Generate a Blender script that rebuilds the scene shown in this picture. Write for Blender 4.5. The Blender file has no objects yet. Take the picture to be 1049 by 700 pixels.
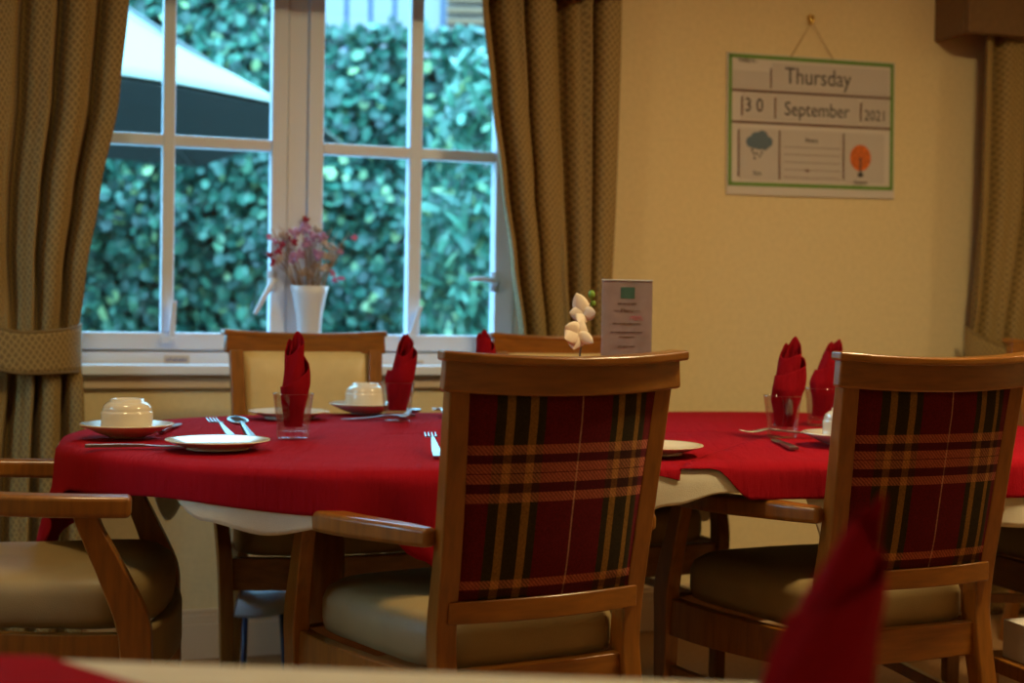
import bpy, bmesh, math, random
from mathutils import Vector, Matrix, Euler
random.seed(7)
sc = bpy.context.scene
COL = sc.collection
PI = math.pi
R = math.radians

# ------------------------------------------------------------------ camera
CAMZ = 1.0
F = 1457.0                      # focal length in pixels of the 1049 px wide frame
PITCH, ROLL = R(-1.26), R(0.95)
cam_d = bpy.data.cameras.new('camera')
cam = bpy.data.objects.new('camera', cam_d); COL.objects.link(cam)
cam_d.sensor_width = 36.0; cam_d.lens = 36.0 * F / 1049.0
cam_d.clip_start = 0.05; cam_d.clip_end = 200
CM = Matrix.Rotation(PI/2 + PITCH, 4, 'X') @ Matrix.Rotation(ROLL, 4, 'Z')
cam.matrix_world = Matrix.Translation((0, 0, CAMZ)) @ CM
cam_d.dof.use_dof = True
cam_d.dof.focus_distance = 2.5
cam_d.dof.aperture_fstop = 3.4
sc.camera = cam

# ------------------------------------------------------------------ light
sc.view_settings.view_transform = 'Standard'
sc.view_settings.look = 'None'
sc.view_settings.gamma = 1.0
sc.view_settings.exposure = 0.0
sc.view_settings.use_curve_mapping = False
sc.cycles.use_denoising = True
sc.cycles.max_bounces = 8
sc.cycles.transparent_max_bounces = 16
sc.cycles.sample_clamp_indirect = 6.0

world = bpy.data.worlds.new('world'); sc.world = world; world.use_nodes = True
wn = world.node_tree.nodes; wn.clear()
wo = wn.new('ShaderNodeOutputWorld'); wb = wn.new('ShaderNodeBackground')
wb.inputs[1].default_value = 10.5
wtc = wn.new('ShaderNodeTexCoord'); wsp = wn.new('ShaderNodeSeparateXYZ'); wrp = wn.new('ShaderNodeValToRGB')
wrp.color_ramp.elements[0].position = 0.46; wrp.color_ramp.elements[0].color = (0.03, 0.04, 0.04, 1)
wrp.color_ramp.elements[1].position = 0.62; wrp.color_ramp.elements[1].color = (0.30, 0.71, 1.0, 1)
wmr = wn.new('ShaderNodeMapRange'); wmr.inputs[1].default_value = -1
WL = world.node_tree.links
WL.new(wtc.outputs['Generated'], wsp.inputs[0]); WL.new(wsp.outputs[2], wmr.inputs[0]); WL.new(wmr.outputs[0], wrp.inputs[0]); WL.new(wrp.outputs[0], wb.inputs[0])
world.node_tree.links.new(wb.outputs[0], wo.inputs[0])

def area_light(name, loc, size, power, color, rot=(0, 0, 0), sy=None):
    d = bpy.data.lights.new(name, 'AREA'); d.energy = power; d.color = color
    d.shape = 'RECTANGLE' if sy else 'DISK'; d.size = size
    if sy: d.size_y = sy
    o = bpy.data.objects.new(name, d); COL.objects.link(o)
    o.location = loc; o.rotation_euler = rot
    return o
WARM = (1.0, 0.76, 0.38)
area_light('ceiling_lamp_light', (1.35, 2.45, 2.40), 0.30, 43, WARM)
area_light('ceiling_lamp_light', (-0.75, 2.15, 2.40), 0.30, 12, WARM)
area_light('ceiling_lamp_light', (0.4, -0.6, 2.40), 0.4, 4, WARM)
area_light('ceiling_lamp_light', (3.2, 3.2, 2.40), 0.30, 9, WARM)

# ------------------------------------------------------------------ frames of reference
def ray(px, py):
    d = Vector(((px - 524.5) / F, -(py - 350.0) / F, -1.0))
    return (CM.to_3x3() @ d)
def on_z(px, py, z):            # point of a horizontal plane seen at a pixel
    d = ray(px, py); t = (z - CAMZ) / d.z
    return Vector((d.x * t, d.y * t, z))
def at_y(px, py, y):            # point at a distance seen at a pixel
    d = ray(px, py); t = y / d.y
    return Vector((d.x * t, y, CAMZ + d.z * t))
WA = R(19.0)
WO = Vector((-0.84, 4.02, 0))
WU = Vector((math.cos(WA), math.sin(WA), 0))         # along the window wall, to the right
WV = Vector((math.sin(WA), -math.cos(WA), 0))        # out of the wall, into the room
WM = Matrix(((WU.x, -WV.x, 0, WO.x), (WU.y, -WV.y, 0, WO.y), (0, 0, 1, 0), (0, 0, 0, 1)))
# wall-local coordinates: x along the wall, y AWAY from the room, z up
def on_wall(px, py, v=0.0):     # (u, z) on the plane v metres in front of the wall
    d = ray(px, py); o = WO + WV * v - Vector((0, 0, CAMZ))
    n = WV; t = (o.dot(n)) / (d.dot(n))
    p = Vector((0, 0, CAMZ)) + d * t
    return (p - WO).dot(WU), p.z
TA = R(17.0)
TU = Vector((math.cos(TA), math.sin(TA), 0)); TN = Vector((-math.sin(TA), math.cos(TA), 0))
TZ = 0.73                        # top of the cloth

# ------------------------------------------------------------------ materials
def lin(c):
    return tuple(((x/255)/12.92 if x/255 <= .04045 else ((x/255+.055)/1.055)**2.4) for x in c) + (1,)
def mat(name, col, rough=0.5, metal=0.0, var=0.0, vscale=8.0, bump=0.0, bscale=200.0, coat=0.0, spec=0.5, trans=0.0, stretch=None, sheen=0.0):
    m = bpy.data.materials.new(name); m.use_nodes = True
    nt = m.node_tree; n = nt.nodes; L = nt.links
    b = n['Principled BSDF']
    if len(col) == 3: col = tuple(col) + (1,)
    b.inputs['Base Color'].default_value = col
    b.inputs['Roughness'].default_value = rough
    b.inputs['Metallic'].default_value = metal
    b.inputs['Coat Weight'].default_value = coat
    b.inputs['Coat Roughness'].default_value = 0.15
    b.inputs['Specular IOR Level'].default_value = spec
    b.inputs['Transmission Weight'].default_value = trans
    b.inputs['Sheen Weight'].default_value = sheen
    tc = n.new('ShaderNodeTexCoord'); mp = n.new('ShaderNodeMapping')
    L.new(tc.outputs['Object'], mp.inputs[0])
    if stretch: mp.inputs['Scale'].default_value = stretch
    if var > 0:
        nz = n.new('ShaderNodeTexNoise'); nz.inputs['Scale'].default_value = vscale
        nz.inputs['Detail'].default_value = 5; L.new(mp.outputs[0], nz.inputs[0])
        r = n.new('ShaderNodeValToRGB')
        r.color_ramp.elements[0].position = 0.3; r.color_ramp.elements[1].position = 0.7
        r.color_ramp.elements[0].color = tuple(c*(1-var) for c in col[:3]) + (1,)
        r.color_ramp.elements[1].color = tuple(min(1, c*(1+var)) for c in col[:3]) + (1,)
        L.new(nz.outputs[0], r.inputs[0]); L.new(r.outputs[0], b.inputs['Base Color'])
    if bump > 0:
        nb = n.new('ShaderNodeTexNoise'); nb.inputs['Scale'].default_value = bscale
        nb.inputs['Detail'].default_value = 3; L.new(mp.outputs[0], nb.inputs[0])
        bp = n.new('ShaderNodeBump'); bp.inputs['Strength'].default_value = bump
        bp.inputs['Distance'].default_value = 0.002
        L.new(nb.outputs[0], bp.inputs['Height']); L.new(bp.outputs[0], b.inputs['Normal'])
    return m

M = {}
M['wall'] = mat('cream textured wallpaper', (0.73, 0.585, 0.32), 0.85, var=0.04, vscale=60, bump=0.5, bscale=160)
M['ceil'] = mat('white ceiling paint', (0.8, 0.76, 0.68), 0.9)
M['floor'] = mat('tan carpet', (0.34, 0.18, 0.07), 0.95, var=0.15, vscale=90, bump=0.6, bscale=400)
M['trimc'] = mat('cream gloss trim', (0.66, 0.50, 0.33), 0.4)
M['upvc'] = mat('white window frame', (0.76, 0.82, 0.95), 0.35)
M['oak'] = mat('honey stained beech', (0.245, 0.086, 0.0095), 0.32, var=0.22, vscale=14, coat=0.35, stretch=(6, 6, 0.8))
M['oakx'] = mat('honey stained beech lengthwise', (0.245, 0.086, 0.0095), 0.30, var=0.22, vscale=14, coat=0.4, stretch=(0.8, 6, 6))
M['dark'] = mat('dark table underside', (0.06, 0.02, 0.01), 0.5)
M['vinyl'] = mat('olive cream vinyl', (0.31, 0.21, 0.085), 0.5, var=0.06, vscale=20, bump=0.25, bscale=500)
M['cream'] = mat('cream vinyl back', (0.62, 0.47, 0.21), 0.38, var=0.05, vscale=30)
M['white_vinyl'] = mat('pale cream vinyl', (0.52, 0.47, 0.36), 0.42, var=0.06, vscale=20)
M['china'] = mat('cream china', (0.74, 0.66, 0.52), 0.12, coat=0.5)
M['steel'] = mat('stainless steel', (0.30, 0.285, 0.27), 0.28, metal=1.0)
M['brass'] = mat('brass', (0.85, 0.6, 0.15), 0.25, metal=1.0)
M['linen'] = mat('white linen', (0.66, 0.60, 0.47), 0.85, var=0.05, vscale=25, bump=0.3, bscale=500)
M['whitevase'] = mat('white ceramic', (0.74, 0.76, 0.84), 0.3)
M['parasol'] = mat('white parasol canvas', (0.33, 0.33, 0.29), 0.8)
M['parasol_dark'] = mat('grey parasol frame', (0.12, 0.12, 0.12), 0.5)
M['shade'] = mat('dark canopy lining', (0.045, 0.05, 0.05), 0.9)  # parasol's underside shade put into the colour
M['stone'] = mat('garden paving', (0.3, 0.3, 0.28), 0.9, var=0.2)
M['render'] = mat('pale render', (0.34, 0.30, 0.30), 0.9)
M['brick'] = mat('tan brick', (0.26, 0.13, 0.07), 0.9)
M['navy'] = mat('navy railing', (0.03, 0.05, 0.12), 0.4)
M['black'] = mat('dark ink', (0.05, 0.045, 0.05), 0.6)
M['ink2'] = mat('brown edge', (0.14, 0.06, 0.045), 0.6)
M['blueink'] = mat('blue ink', (0.05, 0.1, 0.4), 0.6)
M['paper'] = mat('paper card', (0.60, 0.55, 0.50), 0.6)
M['paper2'] = mat('paper insert', (0.52, 0.47, 0.43), 0.6)
M['green_border'] = mat('green border', (0.12, 0.26, 0.035), 0.6)
M['cloudc'] = mat('slate blue print', (0.10, 0.15, 0.2), 0.6)
M['orange_print'] = mat('orange print', (0.62, 0.13, 0.012), 0.6, var=0.3, vscale=120)
M['teal'] = mat('teal print', (0.04, 0.20, 0.19), 0.6)
M['pinkpaper'] = mat('lilac printed card', (0.50, 0.40, 0.44), 0.45, var=0.16, vscale=22)
M['petal'] = mat('white silk petal', (0.80, 0.66, 0.52), 0.6)
M['stem'] = mat('dark stem', (0.06, 0.04, 0.015), 0.6)
M['leafg'] = mat('fresh green bud', (0.16, 0.3, 0.03), 0.5)
M['tan_stem'] = mat('dried stems', (0.35, 0.2, 0.1), 0.8)
M['rose'] = mat('dried dark red flowers', (0.36, 0.015, 0.04), 0.8)
M['mauve'] = mat('dried mauve flowers', (0.5, 0.27, 0.47), 0.8)
M['pinkf'] = mat('dried pink flowers', (0.65, 0.16, 0.27), 0.8)
M['beige'] = mat('dried beige flowers', (0.55, 0.42, 0.33), 0.8)
M['stoolblue'] = mat('pale stool vinyl', (0.42, 0.44, 0.5), 0.35)

def thin_glass(name, tint=(1, 1, 1), refl=0.08):
    m = bpy.data.materials.new(name); m.use_nodes = True
    nt = m.node_tree; n = nt.nodes; L = nt.links; n.clear()
    o = n.new('ShaderNodeOutputMaterial'); mx = n.new('ShaderNodeMixShader')
    t = n.new('ShaderNodeBsdfTransparent'); g = n.new('ShaderNodeBsdfGlossy')
    t.inputs[0].default_value = tuple(tint) + (1,)
    g.inputs['Roughness'].default_value = 0.03
    lw = n.new('ShaderNodeLayerWeight'); lw.inputs[0].default_value = 0.35
    mth = n.new('ShaderNodeMath'); mth.operation = 'MULTIPLY_ADD'
    mth.inputs[1].default_value = 0.35; mth.inputs[2].default_value = refl
    L.new(lw.outputs['Facing'], mth.inputs[0]); L.new(mth.outputs[0], mx.inputs[0])
    L.new(t.outputs[0], mx.inputs[1]); L.new(g.outputs[0], mx.inputs[2]); L.new(mx.outputs[0], o.inputs[0])
    return m
M['pane'] = thin_glass('window glass', (0.93, 0.98, 1.0), 0.02)
M['tumbler'] = thin_glass('tumbler glass', (0.94, 0.93, 0.92), 0.07)

def cloth_red(name, col, fine=900):
    m = mat(name, col, 0.9, var=0.06, vscale=14, spec=0.06)
    nt = m.node_tree; n = nt.nodes; L = nt.links; b = n['Principled BSDF']
    tc = n.new('ShaderNodeTexCoord')
    mp = n.new('ShaderNodeMapping'); mp.inputs['Scale'].default_value = (60, 9, 9); mp.inputs['Rotation'].default_value = (0, 0, 0.5)
    nz = n.new('ShaderNodeTexNoise'); nz.inputs['Scale'].default_value = 1.0; nz.inputs['Detail'].default_value = 4
    n2 = n.new('ShaderNodeTexNoise'); n2.inputs['Scale'].default_value = fine
    ad = n.new('ShaderNodeMath'); ad.operation = 'MULTIPLY_ADD'; ad.inputs[1].default_value = 0.25
    bp = n.new('ShaderNodeBump'); bp.inputs['Strength'].default_value = 1.0; bp.inputs['Distance'].default_value = 0.009
    L.new(tc.outputs['Object'], mp.inputs[0]); L.new(mp.outputs[0], nz.inputs[0]); L.new(tc.outputs['Object'], n2.inputs[0])
    L.new(n2.outputs[0], ad.inputs[0]); L.new(nz.outputs[0], ad.inputs[2]); L.new(ad.outputs[0], bp.inputs['Height'])
    L.new(bp.outputs[0], b.inputs['Normal'])
    return m
M['red'] = cloth_red('red tablecloth', (0.37, 0.006, 0.015))
M['napkin'] = cloth_red('red napkin', (0.29, 0.005, 0.012))

def tartan():
    m = bpy.data.materials.new('red tartan wool'); m.use_nodes = True
    nt = m.node_tree; n = nt.nodes; L = nt.links; b = n['Principled BSDF']
    b.inputs['Roughness'].default_value = 0.9; b.inputs['Specular IOR Level'].default_value = 0.15
    tc = n.new('ShaderNodeTexCoord'); sp = n.new('ShaderNodeSeparateXYZ'); L.new(tc.outputs['Object'], sp.inputs[0])
    def ramp(src, lo, hi, stops):
        mr = n.new('ShaderNodeMapRange'); mr.inputs[1].default_value = lo; mr.inputs[2].default_value = hi
        L.new(src, mr.inputs[0]); r = n.new('ShaderNodeValToRGB'); cr = r.color_ramp; cr.interpolation = 'CONSTANT'
        cr.elements[0].position = 0; cr.elements[0].color = stops[0][1]
        cr.elements[1].position = stops[1][0]; cr.elements[1].color = stops[1][1]
        for p, c in stops[2:]:
            e = cr.elements.new(p); e.color = c
        L.new(mr.outputs[0], r.inputs[0]); return r
    red = (0.105, 0.006, 0.010, 1); grn = (0.030, 0.022, 0.009, 1); yel = (0.22, 0.115, 0.025, 1); mar = (0.05, 0.005, 0.012, 1)
    wht = (0.35, 0.18, 0.12, 1)
    rx = ramp(sp.outputs[0], -0.175, 0.175, [(0, red), (.14, grn), (.185, yel), (.225, grn), (.295, yel), (.335, grn), (.375, red),
              (.553, wht), (.559, red), (.72, grn), (.755, yel), (.79, grn), (.86, yel), (.89, grn), (.925, red)])
    W = (1, 1, 1, 1); K = (0, 0, 0, 1); D = (0, 0, 0, 1)
    def f(z): return (z - 0.54) / (0.89 - 0.54)
    rz = ramp(sp.outputs[2], 0.54, 0.89, [(0, K), (f(.566), W), (f(.581), K), (f(.704), W), (f(.719), K), (f(.734), W), (f(.7485), K),
              (f(.750), W), (f(.765), K), (f(.778), W), (f(.793), K)])
    rm = ramp(sp.outputs[2], 0.54, 0.89, [(0, K), (f(.555), W), (f(.5659), K), (f(.7191), W), (f(.734), K), (f(.7484), W), (f(.7502), K), (f(.765), W), (f(.778), K)])
    # twill weave: a fine diagonal
    wv = n.new('ShaderNodeTexWave'); wv.inputs['Scale'].default_value = 95; wv.wave_type = 'BANDS'; wv.bands_direction = 'DIAGONAL'
    mp = n.new('ShaderNodeMapping'); mp.inputs['Scale'].default_value = (1, 0, 1); L.new(tc.outputs['Object'], mp.inputs[0]); L.new(mp.outputs[0], wv.inputs[0])
    tw = n.new('ShaderNodeMapRange'); tw.inputs[3].default_value = 0.35; tw.inputs[4].default_value = 0.95; L.new(wv.outputs[1], tw.inputs[0])
    mu = n.new('ShaderNodeMath'); mu.operation = 'MULTIPLY'; L.new(rz.outputs[0], mu.inputs[0]); L.new(tw.outputs[0], mu.inputs[1])
    m0 = n.new('ShaderNodeMix'); m0.data_type = 'RGBA'; mu2 = n.new('ShaderNodeMath'); mu2.operation = 'MULTIPLY'; mu2.inputs[1].default_value = .55
    L.new(rm.outputs[0], mu2.inputs[0]); L.new(mu2.outputs[0], m0.inputs[0]); L.new(rx.outputs[0], m0.inputs[6]); m0.inputs[7].default_value = mar
    mx = n.new('ShaderNodeMix'); mx.data_type = 'RGBA'
    L.new(mu.outputs[0], mx.inputs[0]); L.new(m0.outputs[2], mx.inputs[6]); va = n.new('ShaderNodeVectorMath'); va.operation = 'MULTIPLY_ADD'; va.inputs[1].default_value = (.8, .9, .5); va.inputs[2].default_value = (0.33, 0.115, 0.062)
    L.new(rx.outputs[0], va.inputs[0]); L.new(va.outputs[0], mx.inputs[7])
    nz = n.new('ShaderNodeTexNoise'); nz.inputs['Scale'].default_value = 320; L.new(tc.outputs['Object'], nz.inputs[0])
    mr = n.new('ShaderNodeMapRange'); mr.inputs[3].default_value = 0.35; mr.inputs[4].default_value = 1.65; L.new(nz.outputs[0], mr.inputs[0])
    vm = n.new('ShaderNodeVectorMath'); vm.operation = 'MULTIPLY'; L.new(mx.outputs[2], vm.inputs[0]); L.new(mr.outputs[0], vm.inputs[1])
    L.new(vm.outputs[0], b.inputs['Base Color'])
    return m
M['tartan'] = tartan()

def curtain_mat():
    m = bpy.data.materials.new('gold brown woven curtain'); m.use_nodes = True
    nt = m.node_tree; n = nt.nodes; L = nt.links; b = n['Principled BSDF']
    b.inputs['Roughness'].default_value = 0.75; b.inputs['Sheen Weight'].default_value = 0.08
    uv = n.new('ShaderNodeUVMap')
    mp = n.new('ShaderNodeMapping'); mp.inputs['Scale'].default_value = (85, 60, 1); mp.inputs['Rotation'].default_value = (0, 0, R(38)); L.new(uv.outputs[0], mp.inputs[0])
    v = n.new('ShaderNodeTexVoronoi'); v.inputs['Randomness'].default_value = 0.25; v.feature = 'DISTANCE_TO_EDGE'
    L.new(mp.outputs[0], v.inputs[0]); v.inputs['Scale'].default_value = 1.0
    r = n.new('ShaderNodeValToRGB'); r.color_ramp.elements[0].position = 0.04; r.color_ramp.elements[1].position = 0.22
    r.color_ramp.elements[0].color = (0.34, 0.22, 0.065, 1); r.color_ramp.elements[1].color = (0.18, 0.108, 0.027, 1)
    L.new(v.outputs[0], r.inputs[0]); L.new(r.outputs[0], b.inputs['Base Color'])
    bp = n.new('ShaderNodeBump'); bp.inputs['Strength'].default_value = 0.3; bp.inputs['Distance'].default_value = 0.002
    L.new(v.outputs[0], bp.inputs['Height']); L.new(bp.outputs[0], b.inputs['Normal'])
    return m
M['curtain'] = curtain_mat()
M['pelmet'] = mat('brown pelmet fabric', (0.16, 0.085, 0.03), 0.85, var=0.1, vscale=60)

def leaf_mat():
    m = bpy.data.materials.new('ivy leaves'); m.use_nodes = True
    nt = m.node_tree; n = nt.nodes; L = nt.links; b = n['Principled BSDF']
    b.inputs['Roughness'].default_value = 0.30
    at = n.new('ShaderNodeAttribute'); at.attribute_name = 'tone'
    r = n.new('ShaderNodeValToRGB'); cr = r.color_ramp
    cr.elements[0].position = 0; cr.elements[0].color = (0.008, 0.035, 0.030, 1)
    cr.elements[1].position = 1; cr.elements[1].color = (0.32, 0.44, 0.20, 1)
    e = cr.elements.new(.5); e.color = (0.026, 0.110, 0.078, 1)
    e = cr.elements.new(.85); e.color = (0.09, 0.26, 0.17, 1)
    L.new(at.outputs['Fac'], r.inputs[0]); L.new(r.outputs[0], b.inputs['Base Color'])
    return m
M['leaf'] = leaf_mat()
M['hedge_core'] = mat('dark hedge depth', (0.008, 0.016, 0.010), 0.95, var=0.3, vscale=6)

# ------------------------------------------------------------------ helpers
def link_mesh(name, bm, material, parent=None, smooth=True, bevel=0.0, solid=0.0, sub=0, matrix=None, seg=2):
    me = bpy.data.meshes.new(name)
    bmesh.ops.recalc_face_normals(bm, faces=bm.faces)
    bm.to_mesh(me); bm.free()
    mats = material if isinstance(material, (list, tuple)) else [material]
    for k in mats: me.materials.append(k)
    if smooth: me.polygons.foreach_set('use_smooth', [True]*len(me.polygons))
    o = bpy.data.objects.new(name, me); COL.objects.link(o)
    if parent is not None: o.parent = parent
    if matrix is not None: o.matrix_world = matrix
    if solid:
        s = o.modifiers.new('thickness', 'SOLIDIFY'); s.thickness = solid; s.offset = 0
    if bevel:
        b = o.modifiers.new('bevel', 'BEVEL'); b.width = bevel; b.segments = seg; b.limit_method = 'ANGLE'; b.angle_limit = R(40)
        b.harden_normals = True
    if sub:
        s = o.modifiers.new('sub', 'SUBSURF'); s.levels = sub; s.render_levels = sub
    return o
def tag(o, label=None, cat=None, group=None, kind=None):
    if label: o['label'] = label
    if cat: o['category'] = cat
    if group: o['group'] = group
    if kind: o['kind'] = kind
    return o
def empty(name, loc=(0, 0, 0), rz=0.0, label=None, cat=None, group=None, matrix=None):
    o = bpy.data.objects.new(name, None); COL.objects.link(o); o.empty_display_size = 0.05
    if matrix is not None: o.matrix_world = matrix
    else:
        o.location = loc; o.rotation_euler = (0, 0, rz)
    return tag(o, label, cat, group)
def kids(o): return [c for c in bpy.data.objects if c.parent == o]
def copy_tree(o, parent=None):
    c = o.copy(); COL.objects.link(c)
    for k in kids(o):
        if k is not c: 
            copy_tree(k, c)
    if parent is not None: c.parent = parent
    return c
def box(bm, x0, x1, y0, y1, z0, z1, mi=0):
    v = [bm.verts.new(p) for p in ((x0,y0,z0),(x1,y0,z0),(x1,y1,z0),(x0,y1,z0),(x0,y0,z1),(x1,y0,z1),(x1,y1,z1),(x0,y1,z1))]
    for f in ((0,3,2,1),(4,5,6,7),(0,1,5,4),(1,2,6,5),(2,3,7,6),(3,0,4,7)):
        fc = bm.faces.new([v[i] for i in f]); fc.material_index = mi
def boxes(name, lst, material, parent=None, bevel=0.0, matrix=None):
    bm = bmesh.new()
    for b in lst: box(bm, *b)
    return link_mesh(name, bm, material, parent, smooth=False, bevel=bevel, matrix=matrix)
def catmull(pts, n=6):
    P = [Vector(p) for p in pts]; out = []
    for i in range(len(P)-1):
        p0 = P[max(i-1, 0)]; p1 = P[i]; p2 = P[i+1]; p3 = P[min(i+2, len(P)-1)]
        for k in range(n):
            t = k/n
            out.append(0.5*((2*p1)+(-p0+p2)*t+(2*p0-5*p1+4*p2-p3)*t*t+(-p0+3*p1-3*p2+p3)*t**3))
    out.append(P[-1]); return out
def interp(l, t):
    if not isinstance(l, (list, tuple)): return l
    x = t*(len(l)-1); i = min(int(x), len(l)-2); return l[i]+(l[i+1]-l[i])*(x-i)
def bar(bm, pts, side, w, t, smooth_n=6, mi=0):
    """rectangular bar swept along pts; w = size along side, t = size across"""
    P = catmull(pts, smooth_n) if smooth_n > 1 else [Vector(p) for p in pts]
    side = Vector(side).normalized(); rings = []
    for i, p in enumerate(P):
        tg = (P[min(i+1, len(P)-1)] - P[max(i-1, 0)]).normalized()
        nrm = tg.cross(side).normalized(); sd = nrm.cross(tg).normalized()
        k = i/(len(P)-1); ww = interp(w, k)/2; tt = interp(t, k)/2
        rings.append([bm.verts.new(p+sd*a*ww+nrm*b*tt) for a, b in ((-1,-1),(1,-1),(1,1),(-1,1))])
    for a, b in zip(rings, rings[1:]):
        for j in range(4):
            f = bm.faces.new((a[j], a[(j+1) % 4], b[(j+1) % 4], b[j])); f.material_index = mi
    bm.faces.new(rings[0][::-1]); bm.faces.new(rings[-1])
def tube(bm, pts, r, n=8, smooth_n=5, caps=True, mi=0):
    P = catmull(pts, smooth_n) if smooth_n > 1 else [Vector(p) for p in pts]
    rings = []; up = Vector((0.13, 0.31, 0.94)).normalized()
    for i, p in enumerate(P):
        tg = (P[min(i+1, len(P)-1)] - P[max(i-1, 0)]).normalized()
        a = tg.cross(up)
        if a.length < 1e-3: a = tg.cross(Vector((1, 0, 0)))
        a.normalize(); b = tg.cross(a).normalized(); rr = interp(r, i/(len(P)-1))
        rings.append([bm.verts.new(p+(a*math.cos(q)+b*math.sin(q))*rr) for q in [2*PI*j/n for j in range(n)]])
    for a, b in zip(rings, rings[1:]):
        for j in range(n):
            f = bm.faces.new((a[j], a[(j+1) % n], b[(j+1) % n], b[j])); f.material_index = mi
    if caps:
        bm.faces.new(rings[0][::-1]).material_index = mi; bm.faces.new(rings[-1]).material_index = mi
def lathe(bm, prof, n=40, cx=0, cy=0, mod=None):
    rings = []
    for r, z in prof:
        if r < 1e-6: rings.append([bm.verts.new((cx, cy, z))])
        else: rings.append([bm.verts.new((cx+r*(mod(j, z) if mod else 1)*math.cos(2*PI*j/n), cy+r*(mod(j, z) if mod else 1)*math.sin(2*PI*j/n), z)) for j in range(n)])
    for a, b in zip(rings, rings[1:]):
        for j in range(n):
            k = (j+1) % n
            if len(a) == 1 and len(b) == 1: continue
            if len(a) == 1: bm.faces.new((a[0], b[j], b[k]))
            elif len(b) == 1: bm.faces.new((a[j], a[k], b[0]))
            else: bm.faces.new((a[j], a[k], b[k], b[j]))
def blob(bm, c, r, sx=1, sy=1, sz=1, n=8, mi=0):
    m = Matrix.Translation(c) @ Matrix.Diagonal((sx*r, sy*r, sz*r, 1))
    g = bmesh.ops.create_icosphere(bm, subdivisions=1 if n < 8 else 2, radius=1, matrix=m)
    for v in g['verts']:
        for f in v.link_faces: f.material_index = mi

# ------------------------------------------------------------------ the room shell (wall-local coordinates)
U0, U1, DEPTH, CH = -2.3, 4.6, 6.4, 2.45
wl, _ = on_wall(20, 200); wr, _ = on_wall(545, 200)
wtop = 2.12
wsill = 0.815
def W(o): o.matrix_world = WM; return o
def wstruct(name, lst, m, bevel=0.0):
    o = boxes(name, lst, m, bevel=bevel); o.matrix_world = WM; return tag(o, kind='structure')
wstruct('wall_front', [(U0, wl, 0, .28, 0, CH), (wr, U1, 0, .28, 0, CH), (wl, wr, 0, .28, 0, wsill), (wl, wr, 0, .28, wtop, CH)], M['wall'])
LW0, LW1, LZ0, LZ1 = -1.75, -.95, .95, 2.0            # added unseen window in the left wall, lets in cool fill
wstruct('wall_left', [(U0-.1, U0, -DEPTH, LW0, 0, CH), (U0-.1, U0, LW1, .28, 0, CH), (U0-.1, U0, LW0, LW1, 0, LZ0), (U0-.1, U0, LW0, LW1, LZ1, CH)], M['wall'])
w2 = wstruct('fill_window', [(U0-.08, U0-.03, LW0, LW0+.06, LZ0, LZ1), (U0-.08, U0-.03, LW1-.06, LW1, LZ0, LZ1), (U0-.08, U0-.03, LW0, LW1, LZ0, LZ0+.06), (U0-.08, U0-.03, LW0, LW1, LZ1-.06, LZ1), (U0-.08, U0-.03, (LW0+LW1)/2-.03, (LW0+LW1)/2+.03, LZ0, LZ1)], M['upvc'])
ll = area_light('cool_fill_light', (0, 0, 0), LW1-LW0-.1, 2, (0.50, 0.78, 1.0), sy=LZ1-LZ0-.1)  # added cool lamp outside that opening, brightens the room side of the frames
ll.matrix_world = WM @ Matrix.Translation((U0-.12, (LW0+LW1)/2, (LZ0+LZ1)/2)) @ Matrix.Rotation(-PI/2, 4, 'Y')
wstruct('wall_right', [(U1, U1+.1, -DEPTH, .28, 0, CH)], M['wall'])
wstruct('wall_back', [(U0-.1, U1+.1, -DEPTH-.1, -DEPTH, 0, CH)], M['wall'])
wstruct('floor', [(U0-.1, U1+.1, -DEPTH-.1, .28, -.1, 0)], M['floor'])
wstruct('ceiling', [(U0-.1, U1+.1, -DEPTH-.1, .28, CH, CH+.1)], M['ceil'])
wstruct('baseboard_front', [(U0, U1, -.022, 0, 0, .10), (U0, U1, -.016, 0, .10, .125), (U0, U1, -.010, 0, .125, .14)], M['trimc'], bevel=.003)
wstruct('trim_1', [(wl-.03, wr+.03, -.045, .12, wsill-.012, wsill+.018)], M['upvc'], bevel=.006)       # sill board
wstruct('trim_2', [(wl-.02, wr+.02, -.018, 0, wsill-.05, wsill-.012)], M['trimc'], bevel=.004)         # moulding under the sill

# window: two casements of two panes, glazing bar across at z = zbar
FV = 0.09                                      # frame front plane, behind the wall face
def wu(px, py=250, v=-FV): return on_wall(px, py, v)
uA = wl; uB = wr
g1, g2 = wu(84)[0]-.0, wu(505)[0]
m0, m1 = wu(276)[0], wu(329)[0]
bl0, bl1 = wu(165)[0], wu(178)[0]
br0, br1 = wu(417)[0], wu(430)[0]
zb = wu(300, 342)[1]; zbar = wu(225, 147)[1]; ztop = zbar + (zbar - zb)
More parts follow.
